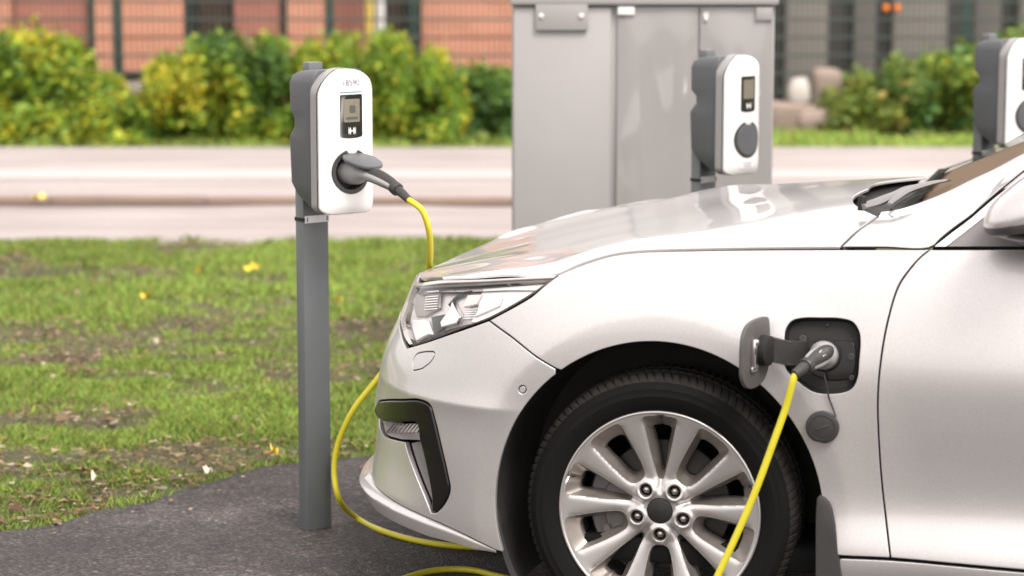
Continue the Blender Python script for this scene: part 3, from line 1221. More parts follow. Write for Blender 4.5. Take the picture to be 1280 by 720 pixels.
sa = dens([pxG(1168.5, 308, .004), pxG(1190, 291, .006), pxG(1213.5, 273.5, .006), pxG(1237, 253, .006), pxG(1300, 203, .006), pxG(1440, 106, .006)], 24)
sb = dens([pxG(1182.5, 308, .004), pxG(1200, 294.5, .006), pxG(1225, 275, .006), pxG(1250, 254, .006), pxG(1308, 208, .006), pxG(1444, 114, .006)], 24)
quadstrip('window_strip', sa, sb, 'satin_chrome')
tri = [pxG(1184, 308, .010), pxG(1228, 273, .010), pxG(1262, 246, .010), pxG(1300, 246, .010), pxG(1300, 308, .010)]
m = MB()
m.add(tri + [p + Vector((0, .02, 0)) for p in tri], [(4, 3, 2, 1, 0), (5, 6, 7, 8, 9)] + [(i, (i + 1) % 5, 5 + (i + 1) % 5, 5 + i) for i in range(5)])
m.build('corner_trim', M['trim_grey'], car, smooth=False)
def gp(x, z, off=.022):
    return Vector((x, .036 + off + GR * (z - .99), z))


glo = dens([gp(.90, 1.0), gp(1.6, 1.003), gp(2.5, 1.006)], 14)
ghi = dens([gp(1.10, 1.352), gp(1.7, 1.375), gp(2.35, 1.365)], 14)
quadstrip('side_window', glo, ghi, 'glass')
quadstrip('pillar_trim', [gp(1.43, 1.0, .012), gp(1.56, 1.002, .012)], [gp(1.47, 1.37, .012), gp(1.58, 1.372, .012)], 'gloss_black')
ra = dens([Vector(sashA[-1]), gp(1.6, 1.395, 0), gp(2.5, 1.38, 0)], 20)
V, Fc = [], []
wt = wscreen(39, 0)
for i in range(20):
    q = i / 19
    x0 = ra[i][0]
    for j in range(17):
        s_ = j / 16
        e = 4 * s_ * (1 - s_)
        xs = x0 + (wscreen(39, s_)[0] - ra[0][0]) * (1 - q) * min(1, e * 6)
        V.append((xs, ra[i][1] + (2 * YC - 2 * ra[i][1]) * s_, ra[i][2] + (.055 + .02 * math.sin(q * 2)) * e ** .8))
Fc = [(i * 17 + j, (i + 1) * 17 + j, (i + 1) * 17 + j + 1, i * 17 + j + 1) for i in range(19) for j in range(16)]
mk('roof', V, Fc, M['paint'], car)

# door mirror: shell pointing outwards
mc = pxcar(1290, 262, -.10)


def mirror_shell(profile_pts, z_cut=None):
    pass


V, Fc = [], []
mir_px = [(1229, 277), (1234, 263), (1243, 250.5), (1258, 237.5), (1280, 222), (1306, 212), (1336, 212), (1352, 226), (1354, 252), (1346, 286), (1330, 300), (1300, 303), (1270, 300.5), (1251, 296.5), (1233, 290)]
mo = catmull(mir_px, 6, True)
layers = [(.055, 0.86), (.0, .985), (-.05, 1.0), (-.10, .965), (-.15, .86), (-.185, .66), (-.20, .38), (-.205, .05)]
cx = np.mean([p for p in mo], 0)
nl = len(mo)
for yl, sc in layers:
    for p in mo:
        q = pxcar(cx[0] + (p[0] - cx[0]) * sc, cx[1] + (p[1] - cx[1]) * sc, -.06)
        q.y = yl - .0
        V.append(q)
Fc = [(r * nl + i, r * nl + (i + 1) % nl, (r + 1) * nl + (i + 1) % nl, (r + 1) * nl + i) for r in range(len(layers) - 1) for i in range(nl)]
Fc.append(tuple((len(layers) - 1) * nl + i for i in range(nl)))
mir_o = mk('door_mirror', V, Fc, M['paint'], car, angle=60)
bmm = bmesh.new()
bmm.from_mesh(mir_o.data)
bmesh.ops.recalc_face_normals(bmm, faces=bmm.faces[:])
zc = pxcar(1260, 287, -.06).z
mir_o.data.materials.append(M['flap_inner'])
mir_o.data.materials.append(M['gloss_black'])
slope = (pxcar(1280, 272, -.06).z - pxcar(1230, 281, -.06).z) / (pxcar(1280, 272, -.06).x - pxcar(1230, 281, -.06).x)
p0 = pxcar(1230, 281, -.06)
p1 = pxcar(1236, 290, -.06)
sl1 = (pxcar(1280, 284, -.06).z - p1.z) / (pxcar(1280, 284, -.06).x - p1.x)
for (pp, sl) in ((p0, slope), (p1, sl1)):
    bmesh.ops.bisect_plane(bmm, geom=bmm.faces[:] + bmm.edges[:] + bmm.verts[:], plane_co=pp, plane_no=Vector((-sl, 0, 1)).normalized())
for f in bmm.faces:
    c = f.calc_center_median()
    if (c.z - p1.z) - sl1 * (c.x - p1.x) < -1e-5:
        f.material_index = 2
    elif (c.z - p0.z) - slope * (c.x - p0.x) < -1e-5:
        f.material_index = 1
bmm.to_mesh(mir_o.data)
bmm.free()
mir_o.data.set_sharp_from_angle(angle=math.radians(50))
m = MB()
a, b = pxcar(1262, 301, .02), pxcar(1310, 306, .03)
m.tube([pxcar(1268, 296, -.03), pxcar(1290, 303, .0), pxcar(1310, 306, .05)], [.02, .024, .03], 12, flat=[(1.6, .6)] * 3)
m.build('mirror_foot', M['gloss_black'], car)

# ------------------------------------------------------------------ dark inner shell behind the panels, liner, underbody
sh_out = [[(-3.3, .20), (-1.0, .20), (-.74, .2)], [(-.74, .2), arch_pts(-9, -8, 2, ARCH_R + .012)[0]], arch_pts(-9, 197.5, 60, ARCH_R + .012), [arch_pts(197.5, 198, 2, ARCH_R + .012)[0], (.11, .205), (.5, .25), (TMAX, .25)],
          [(TMAX, .25), (TMAX, .75)], [(TMAX, .75)] + [(float(t), float(z) - .032) for t, z in zip(ROLL[0][::-1], ROLL[1][::-1])][1:] + [(-3.3, .97)], [(-3.3, .97), (-3.3, .20)]]
out = outline(sh_out, cv, .02)
pin = outline(port_seg, cv, .005)
lin = outline(lamp_seg, cv, .006)
fin_ = outline(fog_hole, cv, .005)
V, Fc, N = panel_mesh(S, out, [pin, fin_, lin], spacing=.05, depth=.016, lift=-.014, gap=0, sign=SIGN)
V, Fc, N = mirror_car(V, Fc, N)
# bonnet underside
V2, F2, N2 = panel_mesh(HD, ho, [], spacing=.06, depth=.016, lift=-.014, gap=.030, sign=HSIGN)
k = len(V)
mk('inner_structure', np.vstack([V, V2]), list(Fc) + [tuple(i + k for i in f) for f in F2], M['gap'], car, np.vstack([N, N2]))
m = MB()
m.box((1.55, YC, .23), (3.5, 1.74, .06), .01)
m.box((-.62, YC, .25), (.36, 1.2, .05), .01)
m.box((0, YC, .45), (1.0, .9, .4), .02)
m.box((2.4, YC, .6), (1.9, 1.7, .7), .02)
m.build('underbody', M['gap'], car)
m = MB()
prof = []
nA = 48
V, Fc = [], []
for i in range(nA + 1):
    a = math.radians(-25 + 235 * i / nA)
    for r, y in ((ARCH_R + .004, .004), (ARCH_R + .014, .02), (ARCH_R + .016, .22), (ARCH_R - .02, .30), (.20, .315)):
        V.append((ARCH_K * r * math.cos(a), y + .03 * sstep(150, 205, np.degrees(a)) * (y < .01), ARCH_C[1] + r * math.sin(a)))
Fc = [(i * 5 + j, (i + 1) * 5 + j, (i + 1) * 5 + j + 1, i * 5 + j + 1) for i in range(nA) for j in range(4)]
Fc.append(tuple(i * 5 + 4 for i in range(nA + 1)))
m.add(V, Fc).build('wheel_arch_liner', M['liner'], car)

# ------------------------------------------------------------------ mud flap
mf = [(1020.5, 626), (1022, 622), (1027, 622.5), (1036, 631), (1042, 652), (1047, 690), (1052, 725), (1058, 790), (1018, 790), (1019, 725)]
mfp = resample(catmull(mf, 6, True), .004 * 500, True)
fr = [pxcar(p[0], p[1], -.040) for p in mfp]
bk = [p + Vector((.01, .24, 0)) for p in fr]
m = MB()
nf_ = len(fr)
mid = [p + Vector((0, .004, 0)) for p in fr]
cen = sum(fr, Vector()) / nf_
f2 = [p + (cen - p) * .06 for p in fr]
m.add(f2 + mid + bk, [tuple(range(nf_))] + [(i, nf_ + i, nf_ + (i + 1) % nf_, (i + 1) % nf_) for i in range(nf_)] + [(nf_ + i, 2 * nf_ + i, 2 * nf_ + (i + 1) % nf_, nf_ + (i + 1) % nf_) for i in range(nf_)])
m.build('mud_flap', M['flap_rubber'], car, angle=50)

# ------------------------------------------------------------------ wheel
WC = Vector((0, 0, .335))


def whl(x, y, d):
    """wheel-plane coordinates -> car (x rearward, y up, d inward)"""
    return (WC.x + x, d, WC.z + y)


wheel = empty('wheel')
wheel.parent = car
m = MB()
prof = [(.236, .030), (.243, .020), (.250, .012), (.262, .004), (.278, -.001), (.284, -.0025), (.287, -.0015), (.298, .001), (.300, .0005), (.309, .006), (.3165, .014), (.3235, .024), (.3295, .034), (.3325, .046), (.3345, .064),
        (.3285, .066), (.3285, .074), (.335, .076), (.3358, .094), (.3358, .104), (.3295, .106), (.3295, .116), (.3358, .118), (.3358, .128), (.335, .146), (.3285, .148), (.3285, .156), (.3345, .158), (.3325, .176), (.327, .194), (.318, .208), (.300, .221), (.262, .218), (.236, .195)]
NT = 98 * 5
V, Fc = [], []
kp = len(prof)
for i in range(NT):
    ph = i % 5
    a = 2 * math.pi * (i + (0.32 * (1 if (i // 5) % 3 == 1 else -.6) if ph == 0 else 0)) / NT
    for j, (r, d) in enumerate(prof):
        rr_ = r
        sk = 0.0
        if 10 <= j <= 14:
            sk = (j - 10) * .010
            if ph == 0:
                rr_ -= [.0008, .0030, .0050, .0060, .0060][j - 10]
                d = d + (.002 if j == 11 else 0)
        if 27 <= j <= 30 and ph in (0, 1):
            rr_ -= .006
        if 17 <= j <= 24 and j not in (20, 21) and ph == 0:
            rr_ -= .003
        V.append(whl(rr_ * math.cos(a + sk), rr_ * math.sin(a + sk), d))
Fc = [(i * kp + j, ((i + 1) % NT) * kp + j, ((i + 1) % NT) * kp + j + 1, i * kp + j + 1) for i in range(NT) for j in range(kp - 1)]
m.add(V, Fc)
ty = m.build('tyre', [M['rubber'], M['tread']], wheel, angle=32)
ty.data.polygons.foreach_set('material_index', [1 if (i % (kp - 1)) >= 10 and (i % (kp - 1)) <= 31 else 0 for i in range(len(ty.data.polygons))])


def face_d(r):
    r = np.asarray(r, float)
    return .013 + .026 * np.clip(1 - (r / .237), 0, 1) ** .9 - .010 * sstep(.085, .045, r)


def fld(P):
    r = np.hypot(P[:, 0], P[:, 1])
    return face_d(r)


def sym(pts):
    return [np.array((p[0], -p[1])) for p in pts] + [np.array(p) for p in pts[::-1]]


winA = sym([(.076, .0045), (.105, .0140), (.125, .0195), (.15, .0255), (.18, .0320), (.21, .0385), (.223, .0420), (.2290, .0405), (.2320, .033), (.2338, .018)])
holA = sym([(.092, .002), (.125, .0090), (.15, .0130), (.18, .0190), (.194, .0225), (.201, .0225), (.2055, .017), (.207, .006)])
winB = sym([(.086, .010), (.092, .0195), (.106, .0260), (.15, .0350), (.18, .0390), (.21, .0425), (.223, .0435), (.2290, .0405), (.2320, .033), (.2338, .018)])
holB = sym([(.104, .008), (.109, .0140), (.125, .0190), (.16, .0230), (.185, .0265), (.197, .0270), (.2025, .020), (.2045, .008)])


def rotp(pts, deg):
    a = math.radians(deg)
    R = np.array([[math.cos(a), math.sin(a)], [-math.sin(a), math.cos(a)]])
    return np.array(pts) @ R


circ = lambda r, n, c=(0, 0): np.array([(c[0] + r * math.cos(2 * math.pi * i / n), c[1] + r * math.sin(2 * math.pi * i / n)) for i in range(n)])
outer = circ(.2385, 150)
holes, inner = [], []
for k in range(5):
    for w, h, off in ((winA, holA, 90), (winB, holB, 54)):
        holes.append(resample(np.array(catmull(rotp(w, off + 72 * k), 8, True)), .0026, True))
        inner.append(np.array(catmull(rotp(h, off + 72 * k), 5, True)))
nuts = [(.0590 * math.cos(math.radians(54 + 72 * k)), .0590 * math.sin(math.radians(54 + 72 * k))) for k in range(5)]
nh = [circ(.0160, 28, c) for c in nuts]
cap_h = circ(.0318, 40)
P2, T, mp = fill([outer] + holes + nh + [cap_h], .0036)
dense = [resample(h, .0012, True) for h in holes]


def rim_d(P):
    """depth of the wheel face: dished, spoke edges rounded, valleys between the pairs, lips round the nuts"""
    d = fld(P)
    rp = np.hypot(P[:, 0], P[:, 1])
    dist = np.full(len(P), 1.)
    for h in dense:
        c = h.mean(0)
        near = np.hypot(P[:, 0] - c[0], P[:, 1] - c[1]) < .13
        if near.any():
            dist[near] = np.minimum(dist[near], min_dist(h, P[near]))
    d = d + .0042 * np.exp(-dist / .0050) * sstep(.06, .10, rp) * sstep(.232, .214, rp)
    for k in range(5):
        a = math.radians(90 + 72 * k)
        al, ac = P[:, 0] * math.cos(a) + P[:, 1] * math.sin(a), -P[:, 0] * math.sin(a) + P[:, 1] * math.cos(a)
        d = d + .012 * np.exp(-(ac / (.006 + .05 * np.clip(al - .04, 0, .06))) ** 2) * sstep(.036, .062, al)
        a = math.radians(54 + 72 * k)
        q = np.hypot(P[:, 0] - .059 * math.cos(a), P[:, 1] - .059 * math.sin(a))
        d = d - .004 * np.exp(-((q - .020) / .005) ** 2)
    return d


def rim_n(P, e=.0012):
    gx = (rim_d(P + [e, 0]) - rim_d(P - [e, 0])) / (2 * e)
    gy = (rim_d(P + [0, e]) - rim_d(P - [0, e])) / (2 * e)
    n = np.stack([gx, -np.ones(len(P)), gy], 1)
    return n / np.linalg.norm(n, axis=1)[:, None]


V = [whl(p[0], p[1], q) for p, q in zip(P2, rim_d(P2))]
Fc = []
for t in T:
    a, b, c = P2[t]
    s = (b[0] - a[0]) * (c[1] - a[1]) - (b[1] - a[1]) * (c[0] - a[0])
    Fc.append(tuple(t) if s > 0 else tuple(t[::-1]))
rim = mk('rim', V, Fc, M['alloy'], wheel, rim_n(P2))
chv = MB()
for h, hi in zip(holes, inner):
    n = len(h)
    c = hi.mean(0)
    hs = resample(hi, .0008, True)
    ai = np.arctan2(hs[:, 1] - c[1], hs[:, 0] - c[0])
    ah = np.arctan2(h[:, 1] - c[1], h[:, 0] - c[0])
    m_in = np.array([hs[np.argmin(np.abs(np.angle(np.exp(1j * (ai - a)))))] for a in ah])
    dh = rim_d(h)
    rings = [(h, dh), (h * .93 + m_in * .07, dh + .0035), (h * .12 + m_in * .88, dh + .026), (m_in, dh + .031), (m_in, dh + .05)]
    V = [whl(p[0], p[1], q) for R_, D_ in rings for p, q in zip(R_, D_)]
    chv.add(V, [(r * n + i, (r + 1) * n + i, (r + 1) * n + (i + 1) % n, r * n + (i + 1) % n) for r in range(4) for i in range(n)])
nw = MB()
for c, h in zip(nuts, nh):
    n = len(h)
    V = []
    for sc, dd in ((1, 0), (.95, .003), (.92, .030), (0, .030)):
        for p in h:
            q = np.array(c) + (p - np.array(c)) * max(sc, .01)
            V.append(whl(q[0], q[1], rim_d(p[None])[0] + dd))
    nw = MB().add(V, [(r * n + i, (r + 1) * n + i, (r + 1) * n + (i + 1) % n, r * n + (i + 1) % n) for r in range(3) for i in range(n)])
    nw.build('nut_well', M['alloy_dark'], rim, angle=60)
mbw = MB()
lp = [(.2385, float(face_d(.2385))), (.2415, .0105), (.2445, .0105), (.2465, .013), (.2465, .020), (.240, .030)]
NL = 120
V = [whl(r * math.cos(2 * math.pi * i / NL), r * math.sin(2 * math.pi * i / NL), q) for i in range(NL) for r, q in lp]
kl = len(lp)
mbw.add(V, [(i * kl + j, i * kl + j + 1, ((i + 1) % NL) * kl + j + 1, ((i + 1) % NL) * kl + j) for i in range(NL) for j in range(kl - 1)])
mbw.build('rim_lip', M['alloy'], rim, angle=60)
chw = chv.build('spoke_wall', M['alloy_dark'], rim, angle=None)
bmw = bmesh.new()
bmw.from_mesh(chw.data)
bmesh.ops.recalc_face_normals(bmw, faces=bmw.faces[:])
bmw.to_mesh(chw.data)
bmw.free()
chw.data.set_sharp_from_angle(angle=math.radians(48))
m = MB()
V = [whl(r * math.cos(2 * math.pi * i / 90), r * math.sin(2 * math.pi * i / 90), q) for i in range(90) for r, q in ((.229, .03), (.214, .05), (.212, .13), (.222, .20))]
m.add(V, [(i * 4 + j, i * 4 + j + 1, ((i + 1) % 90) * 4 + j + 1, ((i + 1) % 90) * 4 + j) for i in range(90) for j in range(3)])
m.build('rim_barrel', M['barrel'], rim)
cM = Matrix.Translation(WC + Vector((0, float(face_d(0.03)) - .0, 0))) @ Matrix.Rotation(math.pi / 2, 4, 'X')
MB().lathe([(.0, .006), (.026, .0045), (.030, .002), (.031, -.012)], 40, cM).build('centre_cap', M['black_plastic'], wheel)
for c in nuts:
    nM = Matrix.Translation(Vector(whl(c[0], c[1], float(face_d(.0590)) + .018))) @ Matrix.Rotation(math.pi / 2, 4, 'X')
    mm = MB().lathe([(.0, .014), (.0058, .0125), (.0072, .009)], 20, nM).lathe([(.0085, .009), (.0098, .007), (.0098, -.006)], 6, nM).lathe([(.0072, .009), (.0085, .009)], 6, nM)
    nt_ = mm.build('wheel_nut', M['steel'], wheel)
    MB().lathe([(.0144, .004), (.0144, -.0012), (.0, -.0012)], 24, nM @ Matrix.Translation((0, 0, -.0015))).build('nut_shade_cup', M['black_plastic'], nt_)  # black cup: recess shade painted in, together with the dark washer
# brake: vented disc and caliper
dM = Matrix.Translation(WC + Vector((0, .098, 0))) @ Matrix.Rotation(math.pi / 2, 4, 'X')
MB().lathe([(.05, .034), (.078, .032), (.082, .004), (.092, .002), (.158, .002), (.160, .0), (.160, -.024)], 72, dM).build('brake_disc', M['disc'], wheel)
m = MB()
for a0, a1, r0, r1, d0, d1 in ((150, 212, .098, .186, .078, .150), (156, 176, .088, .150, .070, .085), (186, 206, .088, .150, .070, .085)):
    V = []
    nq = 14
    for i in range(nq + 1):
        a = math.radians(a0 + (a1 - a0) * i / nq)
        for r, dd in ((r0, d0), (r1 * .97, d0), (r1, d0 + .008), (r1, d1), (r0, d1)):
            V.append(whl(r * math.cos(a), r * math.sin(a), dd))
    Fc = [(i * 5 + j, (i + 1) * 5 + j, (i + 1) * 5 + (j + 1) % 5, i * 5 + (j + 1) % 5) for i in range(nq) for j in range(5)] + [tuple(range(5)), tuple(nq * 5 + j for j in range(4, -1, -1))]
    m.add(V, Fc)
for a in (158, 204):
    p = Vector(whl(.150 * math.cos(math.radians(a)), .150 * math.sin(math.radians(a)), .07))
    m.tube([p, p + Vector((0, .03, 0))], .012, 10)
cal = m.build('brake_caliper', M['cast'], car, angle=35)

# ------------------------------------------------------------------ charging port
pp = outline(port_seg, cv, .006)
n = len(pp)
lv = [(.0, 0), (.002, -.010), (.004, -.022)]
V, Fc = [], []
for off, lift in lv:
    q, _ = offset_poly(pp, off)
    V.append(S(q[:, 0], q[:, 1]) + SNs(q) * lift)
Vr = np.vstack(V)
Fc = [(r * n + i, r * n + (i + 1) % n, (r + 1) * n + (i + 1) % n, (r + 1) * n + i) for r in range(2) for i in range(n)]
port = mk('charging_port', Vr, Fc, M['black_plastic'], car)
car_panel('port_floor', port_seg, 'black_plastic', parent=port, gap=.003, lift=-.020, depth=.004, step=.006, **KW)
q = zs([(352, 215), (365, 175), (380, 160), (386, 195), (560, 200), (600, 215), (608, 300), (590, 370), (540, 385), (470, 380), (400, 345), (352, 290)], **PORTZ)
car_panel('port_rim', [[*q[:1], *q[1:], q[0]]], 'gloss_black', parent=port, gap=0, lift=-.0175, depth=.004, step=.005, edge=.003, **KW)


def fr_S(px, py, lift=0):
    """frame on the body surface: origin, normal, along (rear), up"""
    c = onS((px, py), lift)
    nn = Vector(SNs(cv((px, py))[None])[0])
    xx = Vector((1, 0, 0))
    xx = (xx - nn * xx.dot(nn)).normalized()
    up = xx.cross(nn)
    if up.z < 0:
        up = -up
    return c, nn, xx, up


def fmat(o, nn, xx, up):
    return Matrix(((xx.x, up.x, nn.x, o.x), (xx.y, up.y, nn.y, o.y), (xx.z, up.z, nn.z, o.z), (0, 0, 0, 1)))


c, nn, xx, up = fr_S(1030, 444, -.012)
SOCK = (c, nn, xx, up)
MB().lathe([(.026, -.006), (.026, .007), (.029, .010), (.036, .010), (.038, .006), (.039, -.008)], 40, fmat(c, nn, xx, up)).build('socket', M['black_plastic'], port)
for sp, r in (((1063, 446), .008), ((1064, 473), .006), ((1003, 423), .009), ((1033, 406), .003)):
    c2, n2, x2, u2 = fr_S(*sp, -.015)
    mm = MB().lathe([(.0, .002), (r * .55, .002), (r * .6, .0045), (r, .004), (r * 1.1, -.004)], 16, fmat(c2, n2, x2, u2))
    mm.build('screw', M['conn_dark'], port)
# open flap and its hinge arm
FPHI = math.radians(106)
fdir = Vector((math.cos(FPHI), -math.sin(FPHI), 0))
fn_ = Vector((math.sin(FPHI), math.cos(FPHI), 0))       # inner face looks rearward
fo = pxcar(963, 434, -.055)
flap_out = []
hw, hh = .083, .084
sh = catmull([(0.004, .060), (.010, .078), (.028, .0835), (.09, .082), (.128, .070), (.146, .045), (.150, -.02), (.146, -.060), (.120, -.086), (.075, -.092), (.030, -.080), (.006, -.050), (.0, .0)], 6, True)
fM = Matrix(((fdir.x, 0, fn_.x, fo.x), (fdir.y, 0, fn_.y, fo.y), (0, 1, 0, fo.z), (0, 0, 0, 1)))
flap = MB().slab([(p[0], p[1]) for p in resample(np.array(sh) * np.array([.98, .90]), .006, True)], .010, fM, bev=.002).build('port_flap', M['flap_inner'], car, angle=40)
mm = MB().lathe([(.0, .022), (.028, .023), (.0345, .020), (.036, .0)], 36, fM @ Matrix.Translation((.046, .000, .0)))
mm.build('cap_holder', M['black_plastic'], flap)
mm = MB()
mm.box((.098, .0, .006), (.018, .068, .012), .003, fM)
mm.box((.098, -.036, .004), (.026, .012, .008), .002, fM)
mm.box((.098, .026, .012), (.010, .012, .010), .002, fM)
mm.build('flap_clip', M['satin_chrome'], flap)
# gooseneck arm
a0 = fM @ Vector((.030, .004, .006))
a1 = pxcar(985, 441, -.058)
a2 = onS((1004, 441), -.006)
mm = MB()
ring = []
for p, w in ((a0, .030), (a0 * .5 + a1 * .5 + Vector((0, -.012, 0)), .028), (a1, .028), (a1 * .45 + a2 * .55 + Vector((.002, -.004, 0)), .028), (a2, .027), (a2 + Vector((.006, .02, 0)), .027)):
    ring.append((p, w))
V = []
for i, (p, w) in enumerate(ring):
    t = (ring[min(i + 1, 5)][0] - ring[max(i - 1, 0)][0]).normalized()
    sd = t.cross(EZ).normalized() * .006
    V += [p + sd + Vector((0, 0, w)), p + sd - Vector((0, 0, w)), p - sd - Vector((0, 0, w)), p - sd + Vector((0, 0, w))]
mm.add(V, [(i * 4 + j, (i + 1) * 4 + j, (i + 1) * 4 + (j + 1) % 4, i * 4 + (j + 1) % 4) for i in range(5) for j in range(4)] + [(0, 1, 2, 3), (23, 22, 21, 20)])
for sgn in (-1, 1):
    mm.tube([a0 + Vector((0, -.002, .026 * sgn)), a1 + Vector((0, -.006, .026 * sgn)), a2 + Vector((0, -.006, .026 * sgn))], .0035, 8)
mm.build('flap_hinge', M['conn_dark'], flap, angle=30)
# tethered socket cap
c, nn, xx, up = fr_S(1028.5, 533, .004)
capM = fmat(c, nn, xx, up) @ Matrix.Rotation(math.radians(-12), 4, 'Z')
co = [(.039 * math.cos(a) * (1 if not (-.35 < math.sin(a) + .9 < .12) else .97), max(.0385 * math.sin(a), -.036)) for a in np.linspace(0, 2 * math.pi, 48)[:-1]]
mm = MB().slab(co, .012, capM @ Matrix.Translation((0, 0, .010)), bev=.003)
mm.lathe([(.028, .0102), (.0285, .0112), (.030, .0112), (.0305, .0102)], 40, capM)
mm.box((0, .0, .0105), (.030, .007, .0014), .0005, capM @ Matrix.Rotation(.6, 4, 'Z'))
cap = mm.build('socket_cap', M['conn_dark'], port, angle=35)
tp = [onS((1030, 466), .012), onS((1033, 478), .012), onS((1036.5, 497), .006), onS((1042, 511), .007), onS((1045, 520), .010)]
MB().tube([Vector(p) for p in catmull(tp, 6)], .0022, 8).build('tether', M['conn_dark'], cap)
# ================================================================== CHARGING STATIONS
ALPHA = math.radians(38)
HC = .406                     # height of the white cover
CW = .093                     # half width of the cover
CX = .016                     # the box sits off the post's axis
CY = -.120                    # cover's back plane, in front of the post axis


def cover_f(x, z):
    """front cover: x across, z above the cover's bottom edge"""
    x = np.atleast_1d(np.asarray(x, float))
    z = np.atleast_1d(np.asarray(z, float))
    u = np.clip(np.abs(x) / (CW + .0035), 0, .9995)
    d = .018 + .044 * (1 - u ** 2.4) ** .55
    tz = np.clip((z - (HC - .085)) / .087, 0, .9995)
    bz = np.clip((.05 - z) / .056, 0, .9995)
    d = .012 + (d - .012) * (1 - tz ** 2.6) ** .5 * (1 - .35 * bz ** 2.5)
    return np.stack([x + CX, CY - d, z], 1)


def round_rect(w, h, r, cx=0, cz=0, n=8):
    rs = r if hasattr(r, '__len__') else (r,) * 4          # br, tr, tl, bl
    P = []
    for (sx, sz), rr_, a0 in (((1, -1), rs[0], -90), ((1, 1), rs[1], 0), ((-1, 1), rs[2], 90), ((-1, -1), rs[3], 180)):
        rx, rz = rr_ if hasattr(rr_, '__len__') else (rr_, rr_)
        for i in range(n + 1):
            a = math.radians(a0 + 90 * i / n)
            P.append((cx + sx * (w / 2 - rx) + rx * math.cos(a), cz + sz * (h / 2 - rz) + rz * math.sin(a)))
    return P


def circle2(r, cx, cz, n=40):
    return [(cx + r * math.cos(2 * math.pi * i / n), cz + r * math.sin(2 * math.pi * i / n)) for i in range(n)]


def closed(pts, step=.006):
    P = resample(np.array(pts, float), step, True)
    ar = .5 * np.sum(P[:, 0] * np.roll(P[:, 1], -1) - np.roll(P[:, 0], -1) * P[:, 1])
    return P if ar > 0 else P[::-1].copy()


CS = 1 if SN(cover_f, np.array([0.]), np.array([.1]))[0, 1] < 0 else -1


def cover_panel(name, pts, mat, parent, z0, holes=(), step=.005, spacing=.009, **kw):
    V, Fc, N = panel_mesh(cover_f, closed(pts, step), [closed(h, .005) for h in holes], spacing=spacing, gap=0, sign=CS, **kw)
    V = V + np.array([0, 0, z0])
    return mk(name, V, Fc, M[mat], parent, N)


SOCK_Z = .120
SOCK_R = .0600


